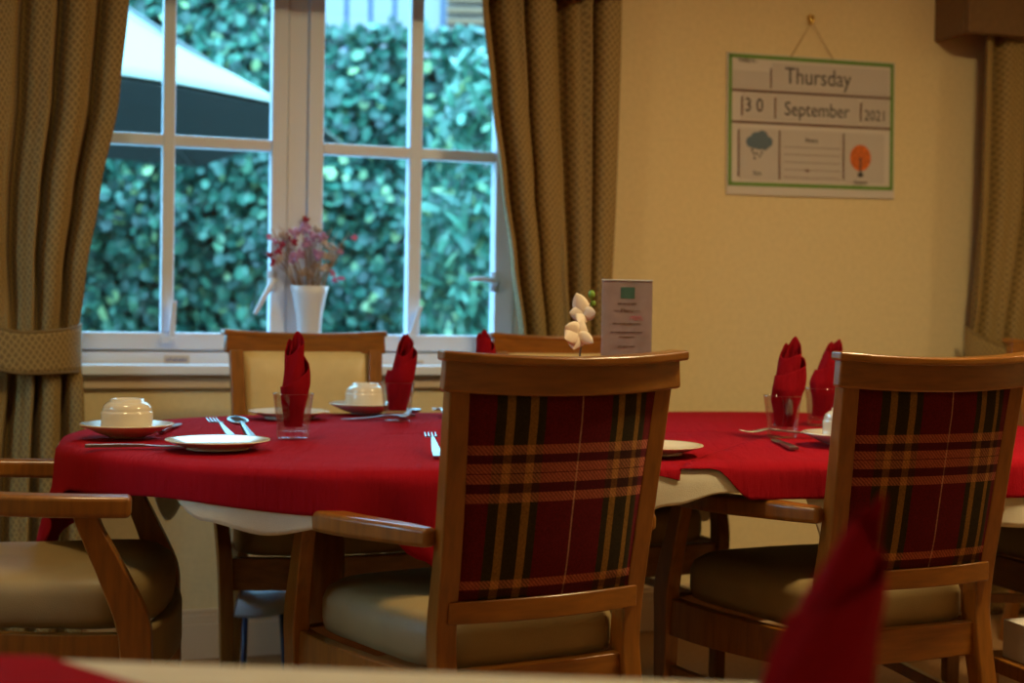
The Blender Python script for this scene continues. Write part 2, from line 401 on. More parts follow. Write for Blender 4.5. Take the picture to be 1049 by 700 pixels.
# left casement opening is mirrored about the mullion
gl = m0 - (g2 - m1) - 0.02
win = empty('window_1', matrix=WM); tag(win, kind='structure')
def wpart(name, lst, m=M['upvc'], parent=win, bevel=0.003):
    o = boxes(name, lst, m, bevel=bevel); o.parent = parent; return o
wpart('window_frame', [(uA, gl-.05, FV, FV+.07, wsill, wtop), (g2+.06, uB, FV, FV+.07, wsill, wtop),
                       (uA, uB, FV, FV+.07, wsill, zb-.05), (uA, uB, FV, FV+.07, ztop+.05, wtop),
                       ((m0+m1)/2-.028, (m0+m1)/2+.028, FV-.012, FV+.07, wsill, wtop),
                       (uA, uB, FV-.03, FV, wsill, wsill+.05)])
for (a, b, c0, c1) in ((gl, m0, bl0, bl1), (m1, g2, br0, br1)):
    s = 0.05 if a == gl else (m1-m0)/2-.03
    e = 0.06 if b == g2 else (m1-m0)/2-.03
    cs = wpart('casement', [(a-s, a, FV-.022, FV+.03, zb-.05, ztop+.05), (b, b+e, FV-.022, FV+.03, zb-.05, ztop+.05),
                       (a, b, FV-.022, FV+.03, zb-.05, zb), (a, b, FV-.022, FV+.03, ztop, ztop+.05),
                       (c0, c1, FV-.018, FV+.03, zb, ztop), (a, b, FV-.016, FV+.03, zbar-.017, zbar+.017)], bevel=.005)
    bm = bmesh.new(); box(bm, a, b, FV+.008, FV+.012, zb, ztop)
    wpart_o = link_mesh('pane', bm, M['pane'], win, smooth=False)
# casement stays and handles
def handle(px, py, qx, qy, r=.009):
    (u0, z0), (u1, z1) = wu(px, py, -FV+.04), wu(qx, qy, -FV+.05)
    bm = bmesh.new()
    tube(bm, [(u0, FV-.05, z0), ((u0+u1)/2, FV-.062, (z0+z1)/2+.004), (u1, FV-.05, z1)], [r, r*.95, r*.7], n=8)
    tube(bm, [(u0, FV-.02, z0), (u0, FV-.055, z0)], r*1.15, n=10, smooth_n=1)
    box(bm, u0-.012, u0+.012, FV-.028, FV-.02, z0-.03, z0+.03)
    h = link_mesh('window_handle', bm, M['upvc'], win, smooth=True)
handle(279, 288, 261, 322); handle(508, 289, 481, 286)
def stay(px, py, qx, qy):
    (u0, z0), (u1, z1) = wu(px, py, -FV+.04), wu(qx, qy, -FV+.05)
    bm = bmesh.new()
    bar(bm, [(u0, FV-.034, z0), (u1, FV-.05, z1)], (0, 1, 0), .006, [.018, .012], smooth_n=1)
    box(bm, u0-.03, u0+.012, FV-.04, FV-.02, z0-.012, z0+.008)
    tube(bm, [(u0, FV-.03, z0), (u0, FV-.045, z0)], .006, n=8, smooth_n=1)
    link_mesh('casement_stay', bm, M['upvc'], win, smooth=False, bevel=.001)
stay(176, 348, 179, 308); stay(422, 345, 431, 314)
for px, py in ((181, 369), (422, 374)):
    u, z = wu(px, py, -FV+.031)
    bm = bmesh.new(); box(bm, u-.035, u+.035, FV-.0325, FV-.0305, z-.013, z+.013)
    st = link_mesh('window_sticker', bm, M['paper'], win, smooth=False)
    bm = bmesh.new()
    for k in range(7):
        x = u-.028+k*.0085; box(bm, x, x+.006*random.uniform(.5, 1), FV-.0335, FV-.0328, z-.004, z+.004+.003*(k % 2))
    link_mesh('printed_letters', bm, M['blueink'], st, smooth=False)

# ------------------------------------------------------------------ curtains (wall-local)
def uvgrid(bm, P, nu, nv, uvs):
    uvl = bm.loops.layers.uv.verify()
    V = [[bm.verts.new(P[i][j]) for j in range(nv)] for i in range(nu)]
    for i in range(nu-1):
        for j in range(nv-1):
            f = bm.faces.new((V[i][j], V[i+1][j], V[i+1][j+1], V[i][j+1]))
            for lp, (a, b) in zip(f.loops, ((i, j), (i+1, j), (i+1, j+1), (i, j+1))):
                lp[uvl].uv = uvs[a][b]
    return V
def curtain(label, edge_in, edge_out, ztie, folds, seed, zt=2.0, tie_rise=0.06, v0=-.10, inside=+1):
    """edge_in / edge_out: lists of (z, u) of the window-side and of the outer edge; inside=+1 when the window side is to the right"""
    rnd = random.Random(seed)
    def ev(e, z):
        e = sorted(e)
        if z <= e[0][0]: return e[0][1]
        for (a, b), (c, d) in zip(e, e[1:]):
            if z <= c:
                t = (z-a)/(c-a); return b+(d-b)*(t*t*(3-2*t)*.5+t*.5)
        return e[-1][1]
    root = empty('curtain', matrix=WM, label=label, cat='curtain', group=None)
    nu, nv = folds*14+1, 90
    ph = [rnd.uniform(-.5, .5) for _ in range(folds+2)]; am = [rnd.uniform(.7, 1.2) for _ in range(folds+2)]
    P = []; UV = []
    for i in range(nu):
        a = i/(nu-1); col = []; uvc = []
        for j in range(nv):
            z = .02+(zt-.02)*j/(nv-1)
            tight = math.exp(-((z-ztie)/.10)**2)
            x = a*folds; k = int(min(x, folds-1)); fr = x-k
            g_ = math.sin(PI*(x+ph[k]*0.25*math.sin(PI*fr)))**2
            wv = (1-2.0*g_**5)*am[k]
            amp = .052*(1-.6*tight)*(1 if z > ztie else .95)
            ui, uo = ev(edge_in, z), ev(edge_out, z)
            u = uo+(ui-uo)*a
            u += .010*math.cos(2*PI*x)*am[k]*(1-.5*tight)
            y = v0 - amp*wv - .035*tight*math.sin(PI*a) + .012*math.sin(3.1*z+ph[k]*4)*(1-tight)
            col.append((u, y, z)); uvc.append((a*folds*.16, z))
        P.append(col); UV.append(uvc)
    bm = bmesh.new(); uvgrid(bm, P, nu, nv, UV)
    link_mesh('curtain_cloth', bm, M['curtain'], root, solid=.003)
    # tie-back band around the gathered cloth
    nb, nz = 40, 9; P = []; UV = []
    ui, uo = ev(edge_in, ztie), ev(edge_out, ztie)
    for i in range(nb):
        a = i/(nb-1); col = []; uvc = []
        for j in range(nz):
            b = j/(nz-1)-.5
            ang = PI*a
            u = (ui+uo)/2 - math.cos(ang)*(uo-ui)/2*-1*-1*1.06 if False else (ui+uo)/2+math.cos(PI-ang)*(ui-uo)/2*1.07
            y = v0-.01-math.sin(ang)*.085
            z = ztie + (0.045+tie_rise) * (-(a-.5)*2*0.35) + .0 + b*(.125-.02*math.sin(ang)) - .028*math.sin(ang) + .02*abs(math.cos(ang))
            col.append((u, y, z)); uvc.append((a*.5, z))
        P.append(col); UV.append(uvc)
    bm = bmesh.new(); uvgrid(bm, P, nb, nz, UV)
    link_mesh('tie_band', bm, M['curtain'], root, solid=.006)
    bm = bmesh.new()
    for j in (0, nz-1):
        tube(bm, [P[i][j] for i in range(0, nb, 3)], .005, n=6, smooth_n=2)
    link_mesh('band_piping', bm, M['curtain'], root)
    return root
def ez(px, py, v=.12): u, z = on_wall(px, py, v); return (z, u)
curtain('gold patterned curtain left of the window, tied back in a wide band',
        [ez(128, 0), ez(118, 100), ez(98, 200), ez(84, 280), ez(78, 345), ez(82, 400), (.45, ez(85, 420)[1]), (0, ez(80, 420)[1])],
        [ez(-78, 0), ez(-72, 200), ez(-50, 345), (.5, ez(-75, 400)[1])], ez(60, 350)[0], 5, 3)
curtain('gold patterned curtain between window and calendar wall, behind the menu card',
        [ez(488, 0), ez(497, 100), ez(508, 190), ez(519, 270), ez(530, 345), ez(545, 390), (.5, ez(535, 420)[1]), (0, ez(530, 420)[1])],
        [ez(626, 0), ez(622, 200), ez(617, 345), (.5, ez(625, 400)[1]), (0, ez(625, 400)[1])], ez(560, 405)[0], 4, 8)
curtain('gold brown curtain at the far right edge beyond the calendar',
        [ez(1150, 0), ez(1130, 200), ez(1085, 345), (.5, ez(1110, 400)[1])],
        [ez(1008, 0), ez(1000, 200), ez(993, 345), (.5, ez(1000, 400)[1]), (0, ez(1000, 420)[1])], ez(1040, 372)[0], 4, 5)
def pelmet(label, u0, u1, z):
    bm = bmesh.new(); box(bm, u0, u1, -.19, -.165, z, z+.30); box(bm, u0, u0+.02, -.165, -.003, z, z+.30); box(bm, u1-.02, u1, -.165, -.003, z, z+.30)
    box(bm, u0, u1, -.19, -.003, z+.28, z+.30)
    nx = int((u1-u0)/.02)
    o = link_mesh('pelmet', bm, M['pelmet'], smooth=False, bevel=.006); o.matrix_world = WM
    tag(o, label, 'pelmet')
pz = on_wall(1020, 36, .18)[1]
pelmet('brown fabric pelmet over the right hand curtain, cut by the frame edge', on_wall(987, 20, .16)[0], U1-.3, pz)
pelmet('brown pelmet over the garden window curtains, only its end corner showing', on_wall(-110, 0, .16)[0], on_wall(634, 0, .16)[0], pz)

# ------------------------------------------------------------------ garden
gd = bmesh.new(); box(gd, -14, 14, 4.9, 22, -.12, -.02)
tag(link_mesh('garden_ground', gd, M['stone'], smooth=False), kind='structure')
HA = R(8)
def hedge(name, label, x0, x1, y0, ang, zt, n, size, seed, bulge=.12, ztop_fn=None):
    rnd = random.Random(seed)
    root = empty(name, (0, 0, 0), label=label, cat='hedge')
    bm = bmesh.new(); L_ = x1-x0; ca, sa = math.cos(ang), math.sin(ang)
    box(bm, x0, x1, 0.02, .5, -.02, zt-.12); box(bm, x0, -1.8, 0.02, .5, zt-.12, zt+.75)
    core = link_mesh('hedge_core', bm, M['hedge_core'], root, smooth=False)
    core.location = (0, y0, 0); core.rotation_euler = (0, 0, ang)
    bm = bmesh.new(); tones = []
    for k in range(n):
        x = x0+rnd.random()*L_; zl = zt+.9*max(0, min(1, (-1.55-x)/.35)); z = rnd.uniform(.3, zl)
        if rnd.random() < .06: z = zl+abs(rnd.gauss(0, .05))
        y = -rnd.random()**2*bulge - .05 + .07*math.sin(x*5+z*3)*math.sin(z*6-x*2)
        s = size*rnd.uniform(.6, 1.25)
        e = Euler((rnd.gauss(1.0, .45), rnd.gauss(0, .5), rnd.gauss(0, .6))).to_matrix()
        c = Vector((x, y, z))
        pts = ((0, .55, .0), (.38, .12, .08), (.30, -.35, .0), (0, -.5, -.05), (-.30, -.35, .0), (-.38, .12, .08))
        V = [bm.verts.new(c+e @ (Vector(p)*s)) for p in pts]; m_ = bm.verts.new(c)
        t = min(1, max(0, rnd.gauss(.42, .26) + (.4 if rnd.random() < .07 else 0)))
        for a, b in zip(V, V[1:]+V[:1]):
            bm.faces.new((m_, a, b)); tones.append(t)
    me = bpy.data.meshes.new('leaves'); bm.to_mesh(me); bm.free(); me.materials.append(M['leaf'])
    at = me.attributes.new('tone', 'FLOAT', 'FACE'); at.data.foreach_set('value', tones)
    o = bpy.data.objects.new('leaves', me); COL.objects.link(o); o.parent = root
    o.location = (0, y0, 0); o.rotation_euler = (0, 0, ang); o['kind'] = 'stuff'
    return root
hedge('ivy_hedge', 'tall ivy covered garden wall seen through both window panes', -5.2, 1.6, 10.2, R(4), 2.88, 21000, .098, 4)
hb = empty('ivy_bush', (0, 0, 0), label='looser leafy bush at the right hand edge of the window view', cat='bush')
rnd = random.Random(12); bm = bmesh.new(); tones = []
for k in range(2200):
    a = rnd.random()*2*PI; r = rnd.random()**.5
    z = rnd.uniform(.5, 2.6); rr = .42*math.sin(max(.05, (z-.2)/2.6)*PI)**.5
    c = Vector((-.12+r*rr*math.cos(a)*1.1, 8.9+r*rr*math.sin(a), z)); s = .12*rnd.uniform(.6, 1.3)
    e = Euler((rnd.gauss(.9, .5), rnd.gauss(0, .6), rnd.gauss(0, 1.0))).to_matrix()
    V = [bm.verts.new(c+e @ (Vector(p)*s)) for p in ((0, .9, -.1), (.2, .1, .05), (.12, -.5, 0), (-.12, -.5, 0), (-.2, .1, .05))]
    t = min(1, max(0, rnd.gauss(.62, .2)))
    bm.faces.new(V); tones.append(t)
me = bpy.data.meshes.new('leaves'); bm.to_mesh(me); bm.free(); me.materials.append(M['leaf'])
at = me.attributes.new('tone', 'FLOAT', 'FACE'); at.data.foreach_set('value', tones)
o = bpy.data.objects.new('leaves', me); COL.objects.link(o); o.parent = hb; o['kind'] = 'stuff'
bm = bmesh.new(); tube(bm, [(-.12, 8.9, -.02), (-.1, 8.92, 1.0), (-.13, 8.9, 2.2)], [.03, .02, .01]); link_mesh('trunk', bm, M['tan_stem'], hb)

# parasol: octagonal canopy with drooping rim
PC = Vector((-3.0, 7.6)); PR = 2.15
root = empty('garden_parasol', (PC.x, PC.y, -.02), label='large white garden parasol outside the left casement', cat='parasol')
bm = bmesh.new(); apex = 3.25; rim = 1.96; rings = []
nseg = 64; a0 = R(-24.5)
for k in range(13):
    t = k/12; rg = []
    for j in range(nseg):
        a = a0+2*PI*j/nseg; ph = (j % 8)/8
        poly = math.cos(PI/8)/math.cos((ph-.5)*PI/4)
        sag = math.sin(PI*ph)
        r = PR*t*(poly*t+(1-t)*1.0)*(1-.03*sag*t)
        z = apex+(rim-apex)*(t**.9)+.05*sag*t*t - .05*math.sin(PI*t)
        rg.append(bm.verts.new((r*math.cos(a), r*math.sin(a), z)) if t > 0 else None)
    if t == 0: rg = [bm.verts.new((0, 0, apex))]
    rings.append(rg)
for a, b in zip(rings, rings[1:]):
    for j in range(nseg):
        k = (j+1) % nseg
        if len(a) == 1: bm.faces.new((a[0], b[j], b[k]))
        else: bm.faces.new((a[j], b[j], b[k], a[k]))
shade_ = bm.copy()  # dark layer added below the canopy to stand in for its shade
for v in shade_.verts: v.co.z -= .02; v.co.x *= .992; v.co.y *= .992
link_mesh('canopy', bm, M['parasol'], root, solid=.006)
link_mesh('canopy_shade', shade_, M['shade'], root)
for k in range(8):
    a = a0+2*PI*k/8; bm = bmesh.new()
    tube(bm, [(0, 0, apex-.06), (PR*math.cos(a)*.97, PR*math.sin(a)*.97, rim-.02)], .012, n=6, smooth_n=1)
    link_mesh('rib', bm, M['parasol_dark'], root)
bm = bmesh.new(); tube(bm, [(0, 0, 0), (0, 0, apex)], .03, n=12, smooth_n=1); link_mesh('pole', bm, M['parasol_dark'], root)

# far building beyond the hedge
root = empty('neighbouring_building', (0.0, 17.0, -.02), label='pale rendered building with tan louvres above the hedge top', cat='building')
boxes('render_wall', [(-3.0, 3.0, .3, 2, 0, 6.0)], M['render'], root)
bm = bmesh.new()
for k in range(10): box(bm, -.85, -.28, .2, .32, 4.2+k*.13, 4.27+k*.13)
link_mesh('louvre', bm, M['brick'], root, smooth=False)
root = empty('balcony_railing', (0.0, 16.0, -.02), label='dark navy balcony railing above the hedge behind the glass', cat='railing')
bm = bmesh.new(); box(bm, -2.8, -.8, 0, .04, 4.02, 4.12)
for k in range(8): box(bm, -2.75+k*.27, -2.70+k*.27, 0, .04, 0, 5.0)
box(bm, -2.8, -.8, 0, .04, 4.95, 5.0)
link_mesh('rail_bars', bm, M['navy'], root, smooth=False)
root = empty('garden_gate_post', tuple(at_y(498, 350, 9.5).xy) + (-.02,), label='pale slim post showing beside the right curtain edge outdoors', cat='post')
bm = bmesh.new(); box(bm, -.045, .045, -.045, .045, 0, 2.3); box(bm, -.06, .06, -.06, .06, 2.3, 2.34)
link_mesh('post_shaft', bm, M['render'], root, smooth=False, bevel=.008)

# ------------------------------------------------------------------ the armchair
def seat_outline(n=64, hb=.180, hf=.240, yb=-.205, yf=.208, bow=.034):
    pts = []
    # superellipse, wider and bowed at the front
    for k in range(n):
        a = 2*PI*k/n; c, s = math.cos(a), math.sin(a)
        e = .38
        x = math.copysign(abs(c)**e, c); y = math.copysign(abs(s)**e, s)
        t = (y+1)/2; hx = hb+(hf-hb)*t
        yy = yb+(yf-yb)*t + (bow*(1-x*x) if y > 0 else 0)*abs(y)
        pts.append(Vector((x*hx, yy, 0)))
    return pts
def pad_mesh(out, levels, top):
    bm = bmesh.new(); c = Vector((0, .03, 0)); rings = []
    for ins, z in levels:
        rg = []
        for p in out:
            d = (p-c); L_ = d.length; q = c+d*(1-ins/L_)
            rg.append(bm.verts.new((q.x, q.y, z)))
        rings.append(rg)
    n = len(out)
    for a, b in zip(rings, rings[1:]):
        for j in range(n): bm.faces.new((a[j], a[(j+1) % n], b[(j+1) % n], b[j]))
    v = bm.verts.new((0, .03, top))
    for j in range(n): bm.faces.new((rings[-1][j], rings[-1][(j+1) % n], v))
    bm.faces.new(rings[0][::-1])
    return bm
def back_pt(x, z, off=0.0):
    """point of the reclined, bowed back; off > 0 is towards the sitter"""
    t = (z-.45)/(.90-.45)
    y = -.205-.075*t - .028*(1-(x/.21)**2) + off
    return Vector((x, y, z))
def post_x(z): return .168+.016*max(0, (z-.45)/.45)
def make_chair(label, pad_m, back_m, apron=None):
    root = empty('dining_armchair', label=label, cat='chair')
    # crest rail
    bm = bmesh.new()
    xs = [-.212, -.14, -.07, 0, .07, .14, .212]
    def cz(x): return .906-.010*(1-(x/.226)**2)
    bar(bm, [back_pt(x, cz(x))+Vector((0, -.002, 0)) for x in xs], (0, 0, 1), .054, .026)
    bar(bm, [back_pt(x*1.03, cz(x)+.027)+Vector((0, -.004, 0)) for x in xs], (0, 0, 1), [.016, .014, .016], .042)
    link_mesh('crest_rail', bm, M['oakx'], root, bevel=.005, seg=3)
    # lower back rail
    bm = bmesh.new()
    bar(bm, [back_pt(x, .532) for x in (-.172, -.09, 0, .09, .172)], (0, 0, 1), .036, .024)
    link_mesh('lower_back_rail', bm, M['oakx'], root, bevel=.003)
    # tartan outside back and plain inside back
    for nm, m, o0, o1 in (('tartan_back_panel', M['tartan'], -.006, .004), ('back_cushion', back_m, .006, .022)):
        bm = bmesh.new(); nx, nz = 14, 12; P = []
        for i in range(nx+1):
            c = []
            for j in range(nz+1):
                z = .549+(.884-.549)*j/nz
                hx = post_x(z)-.014
                x = -hx+2*hx*i/nx
                edge = min(1, min(i, nx-i, )/1.5)*min(1, min(j, nz-j)/1.5)
                oo = o1*edge+.004*(1-edge) if nm == 'back_cushion' else -.006*edge
                c.append(bm.verts.new(back_pt(x, z, oo)))
            P.append(c)
        for i in range(nx):
            for j in range(nz): bm.faces.new((P[i][j], P[i+1][j], P[i+1][j+1], P[i][j+1]))
        link_mesh(nm, bm, m, root, solid=.006)
    # seat
    out = seat_outline()
    bm = pad_mesh(out, [(.02, .428), (.004, .434), (0, .45), (0, .485), (.008, .503), (.028, .515), (.07, .521), (.13, .523)], .524)
    link_mesh('seat_pad', bm, pad_m, root)
    if apron:
        bm = bmesh.new()
        bar(bm, [(-.215, .205, .388), (-.13, .228, .388), (0, .240, .388), (.13, .228, .388), (.215, .205, .388)], (0, 0, 1), .082, .03)
        link_mesh('front_apron', bm, pad_m, root, bevel=.008)
    else:
        bm = bmesh.new()
        bar(bm, [(-.235, .205, .392), (-.13, .232, .392), (0, .240, .392), (.13, .232, .392), (.235, .205, .392)], (0, 0, 1), .074, .024)
        link_mesh('front_seat_rail', bm, M['oakx'], root, bevel=.003)
    bm = bmesh.new(); bar(bm, [(-.17, -.212, .405), (0, -.216, .405), (.17, -.212, .405)], (0, 0, 1), .062, .024)
    link_mesh('rear_seat_rail', bm, M['oakx'], root, bevel=.003)
    for s in (-1, 1):
        bm = bmesh.new()
        bar(bm, [(s*.188, -.21, .40), (s*.215, -.06, .395), (s*.238, .08, .392), (s*.248, .2, .392)], (0, 0, 1), [.062, .07, .076], .024)
        link_mesh('side_seat_rail', bm, M['oak'], root, bevel=.003)
        bm = bmesh.new()
        bar(bm, [(s*.182, -.31, 0), (s*.178, -.255, .2), (s*.170, -.218, .40), (s*.172, -.212, .50), (s*(post_x(.65)), back_pt(s*.19, .65).y+.004, .65), (s*post_x(.89), back_pt(s*.206, .89).y+.002, .885)],
            (1, 0, 0), [.032, .034, .036, .036, .036, .036], [.030, .036, .042, .040, .032, .026])
        link_mesh('rear_leg', bm, M['oak'], root, bevel=.004)
        bm = bmesh.new()
        bar(bm, [(s*.243, .218, 0), (s*.248, .214, .2), (s*.252, .205, .38), (s*.256, .198, .45), (s*.262, .165, .53), (s*.268, .132, .60), (s*.27, .118, .638)],
            (1, 0, 0), [.028, .030, .032, .030, .028, .027], [.034, .042, .052, .056, .046, .038, .038])
        link_mesh('front_leg', bm, M['oak'], root, bevel=.004)
        bm = bmesh.new()
        bar(bm, [(s*.20, -.232, .650), (s*.232, -.15, .650), (s*.262, -.02, .646), (s*.272, .09, .644), (s*.266, .195, .642)],
            (1, 0, 0), [.026, .038, .048, .050, .046], [.030, .034, .036, .036, .036])
        link_mesh('armrest', bm, M['oak'], root, bevel=.011, seg=4)
        bm = bmesh.new()
        bar(bm, [(s*.178, -.23, .27), (s*.246, .205, .28)], (1, 0, 0), .018, .024, smooth_n=1)
        link_mesh('side_stretcher', bm, M['oak'], root, bevel=.003)
    return root
def place(o, x, y, face_deg):    # face_deg: direction the sitter faces, measured from +Y counter-clockwise
    o.location = (x, y, 0); o.rotation_euler = (0, 0, R(face_deg))
def from_crest(cx, cy, face_deg, d=.29):
    a = R(face_deg); f = Vector((-math.sin(a), math.cos(a)))
    return cx+f.x*d, cy+f.y*d
chairA = make_chair('tartan-backed oak armchair at centre, back to the camera, full back in view', M['vinyl'], M['cream'])
place(chairA, *from_crest(.086, 2.212, 29), 29)
def chair_copy(label, x, y, deg, swap=None):
    c = copy_tree(chairA); c['label'] = label; place(c, x, y, deg)
    if swap:
        for k in kids(c):
            b = k.name.split('.')[0]
            if b in swap:
                k.data = k.data.copy(); k.data.materials[0] = swap[b]
    return c
chair_copy('tartan-backed oak armchair on the right, back to the camera, behind the blurred foreground napkin',
           *from_crest(.752, 2.507, 24), 24, {'seat_pad': M['vinyl']})
chair_copy('oak armchair with cream back in front of the window sill, behind the left drinking glass', *from_crest(-.545, 3.76, 197), 197)
chair_copy('oak armchair with cream back behind the orchid and menu card', *from_crest(.143, 3.955, 197), 197)
chairL = make_chair('oak armchair at the left end of the table, seen from the side with both armrests', M['vinyl'], M['cream'], apron=True)
place(chairL, -.865, 2.62, -82); chairL.scale.z = 1.028
chair_copy('oak armchair half hidden at the right frame edge behind the right tartan chair', 1.42, 3.47, 107)
chair_copy('blurred oak armchair top against the right hand curtain', *from_crest(1.725, 4.43, 197), 197)

# small round stool behind the far left chair
p = on_z(262, 604, .245)
st = empty('round_stool', (-.66, 3.70, 0), label='small pale round stool on thin legs by the wall beneath the window', cat='stool')
bm = bmesh.new(); lathe(bm, [(0, .20), (.075, .20), (.088, .21), (.092, .235), (.085, .262), (.06, .27), (0, .272)], 36); link_mesh('seat', bm, M['stoolblue'], st)
for k in range(3):
    a = R(20+120*k); bm = bmesh.new(); tube(bm, [(.07*math.cos(a), .07*math.sin(a), .205), (.085*math.cos(a), .085*math.sin(a), 0)], .008, n=8, smooth_n=1); link_mesh('leg', bm, M['navy'], st)

# ------------------------------------------------------------------ the long table
RC = .645; E0, E1, NC = .617, 1.62, 2.96
def tw(u, n, z): p = TU*u+TN*n; return Vector((p.x, p.y, z))
def bpt(s):
    """perimeter of the rounded table: s = metres counter-clockwise from the near-left tangent point going LEFT round the cap.
       returns (u, n, outward normal in u,n)"""
    capL = PI*RC; st_ = E1-E0; per = 2*capL+2*st_; s %= per
    if s < capL:
        a = -PI/2 - s/RC; return E0+RC*math.cos(a), NC+RC*math.sin(a), math.cos(a), math.sin(a)
    s -= capL
    if s < st_: return E0+s, NC+RC, 0, 1
    s -= st_
    if s < capL:
        a = PI/2 - s/RC; return E1+RC*math.cos(a), NC+RC*math.sin(a), math.cos(a), math.sin(a)
    s -= capL
    return E1-s, NC-RC, 0, -1
PER = 2*PI*RC+2*(E1-E0)
def smooth_table(tab, s):
    # tab: list of (s, drop) periodic
    s %= PER; t = sorted(tab)
    t = [(t[-1][0]-PER, t[-1][1])]+t+[(t[0][0]+PER, t[0][1])]
    for (a, b), (c, d) in zip(t, t[1:]):
        if a <= s <= c:
            k = (s-a)/(c-a); k = k*k*(3-2*k); return b+(d-b)*k
    return t[0][1]
def noise2(x, y):
    return (math.sin(x*7.1+y*3.3+.5)+math.sin(x*3.7-y*9.1+1.7)+math.sin(x*13.3+y*11.9))/3
def drape(name, drop_tab, z0, off, material, ripple=.012, cut=None, keep=1, label=None, cat=None, parent=None, bumps=()):
    bm = bmesh.new(); NS = 420; tops = 26; rows = 12
    rings = []
    cu = lambda u: min(max(u, E0), E1)
    for k in range(tops+1):
        t = k/tops; rg = []
        for i in range(NS):
            u, n, nx, ny = bpt(PER*i/NS); sx, sy = cu(u), NC
            uu = sx+(u-sx)*t*(1-.012*0); nn = sy+(n-sy)*t
            z = z0 + .0016*noise2(uu*1.3, nn*1.3)
            for (bu, bn, br, bh) in bumps:
                d2 = ((uu-bu)/br)**2+((nn-bn)/(br*.55))**2; z += bh*math.exp(-d2)
            if t > .985: z -= .004
            rg.append(bm.verts.new(tw(uu, nn, z)))
        rings.append(rg)
    for k in range(1, rows+1):
        t = k/rows; rg = []
        for i in range(NS):
            s = PER*i/NS; u, n, nx, ny = bpt(s); D = smooth_table(drop_tab, s)
            d = D*t
            out = off + .006*(1-math.exp(-d/.01)) + (.22*max(0, d-.09)*math.exp(-((s-1.15)/.25)**2)) + ripple*math.sin(s*26+3*math.sin(s*5))*min(1, d/.15) + (.05*d if D < .15 else .02*d)
            rg.append(bm.verts.new(tw(u+nx*out, n+ny*out, z0-.006-d)))
        rings.append(rg)
    for a, b in zip(rings, rings[1:]):
        for i in range(NS):
            k = (i+1) % NS
            try: bm.faces.new((a[i], b[i], b[k], a[k]))
            except ValueError: pass
    bmesh.ops.remove_doubles(bm, verts=rings[0], dist=1e-5)
    if cut:
        P, D = cut; nrm = Vector((-D.y, D.x, 0))*keep
        bmesh.ops.bisect_plane(bm, geom=bm.verts[:]+bm.edges[:]+bm.faces[:], plane_co=P, plane_no=nrm, clear_outer=True)
    o = link_mesh(name, bm, material, parent, solid=.0015)
    if label: tag(o, label, cat)
    return o
tbl = empty('dining_table', tuple(tw((E0+E1)/2, NC, 0)), TA, label='long round-ended dining table under the red and white cloths', cat='table')
bm = bmesh.new()
rg = [[bm.verts.new((bpt(PER*i/160)[0]-(E0+E1)/2, bpt(PER*i/160)[1]-NC, z)) for i in range(160)] for z in (TZ-.040, TZ-.008)]
# slightly smaller than the cloths
for r_ in rg:
    for v in r_: v.co.x *= .994; v.co.y *= .988
bm.faces.new(rg[0][::-1]); bm.faces.new(rg[1])
for i in range(160): bm.faces.new((rg[0][i], rg[0][(i+1) % 160], rg[1][(i+1) % 160], rg[1][i]))
link_mesh('tabletop', bm, M['dark'], tbl, smooth=False)
for sx in (-1, 1):
    bm = bmesh.new(); tube(bm, [(sx*.62, 0, .03), (sx*.62, 0, .69)], .045, n=20, smooth_n=1)
    ped = link_mesh('pedestal', bm, M['oak'], tbl)
    for a in range(4):
        an = R(45+90*a); bm = bmesh.new()
        bar(bm, [(sx*.62+.04*math.cos(an), .04*math.sin(an), .10), (sx*.62+.2*math.cos(an), .2*math.sin(an), .055), (sx*.62+.36*math.cos(an), .36*math.sin(an), .02)], (-math.sin(an), math.cos(an), 0), .04, [.06, .045, .035])
        link_mesh('foot', bm, M['oak'], ped, bevel=.004)
# perimeter positions: s = 0 at near-left tangent (u=E0, near); cap goes left; PER - x is along the near side to the right
capL = PI*RC
nearR = lambda u: PER-(u-E0)
drop_white = [(0.00, .10), (.10, .07), (.20, .085), (.32, .105), (.43, .085), (.53, .03), (.85, .03), (1.3, .05), (1.48, .10), (1.61, .24), (1.72, .10), (2.4, .10), (2.9, .11), (3.08, .30), (3.22, .11), (3.6, .1), (4.4, .1),
              (nearR(1.75), .12), (nearR(1.45), .10), (nearR(1.36), .24), (nearR(1.25), .04), (nearR(1.1), .04), (nearR(1.0), .06), (nearR(.90), .085), (nearR(.75), .12), (nearR(.66), .11)]
drape('tablecloth', drop_white, TZ-.003, .004, M['linen'], label='white linen undercloth showing below the red cloths', cat='tablecloth')
J1 = on_z(688, 481, TZ); J2 = on_z(762, 455, TZ); JD = (J2-J1).normalized()
drop_redA = [(0.0, .19), (.07, .14), (.14, .085), (.25, .070), (.5, .055), (.80, .07), (.95, .14), (1.08, .22), (1.2, .245), (1.32, .20), (1.5, .11), (1.8, .08), (2.6, .08), (3.5, .08), (4.4, .08),
             (nearR(1.2), .06), (nearR(.92), .004), (nearR(.82), .004), (nearR(.74), .12), (nearR(.66), .20)]
fb = []
b1 = on_z(742, 421, TZ); 
for q, h in ((on_z(742, 421, TZ), .013), (on_z(790, 421, TZ), .009)):
    fb.append((q.dot(TU), q.dot(TN), 0.06, h*1.7))
drape('tablecloth', drop_redA, TZ, .007, M['red'], cut=(J1, JD), keep=-1, label='red tablecloth over the left half of the long table', cat='tablecloth', bumps=())
ub = J1.dot(TU)
drop_redB = [(0.0, .08), (2.0, .08), (3.4, .08), (4.4, .1), (nearR(1.9), .07), (nearR(1.3), .06), (nearR(ub+.17), .058), (nearR(ub+.10), .002), (nearR(ub+.02), .001), (nearR(ub-.1), .001)]
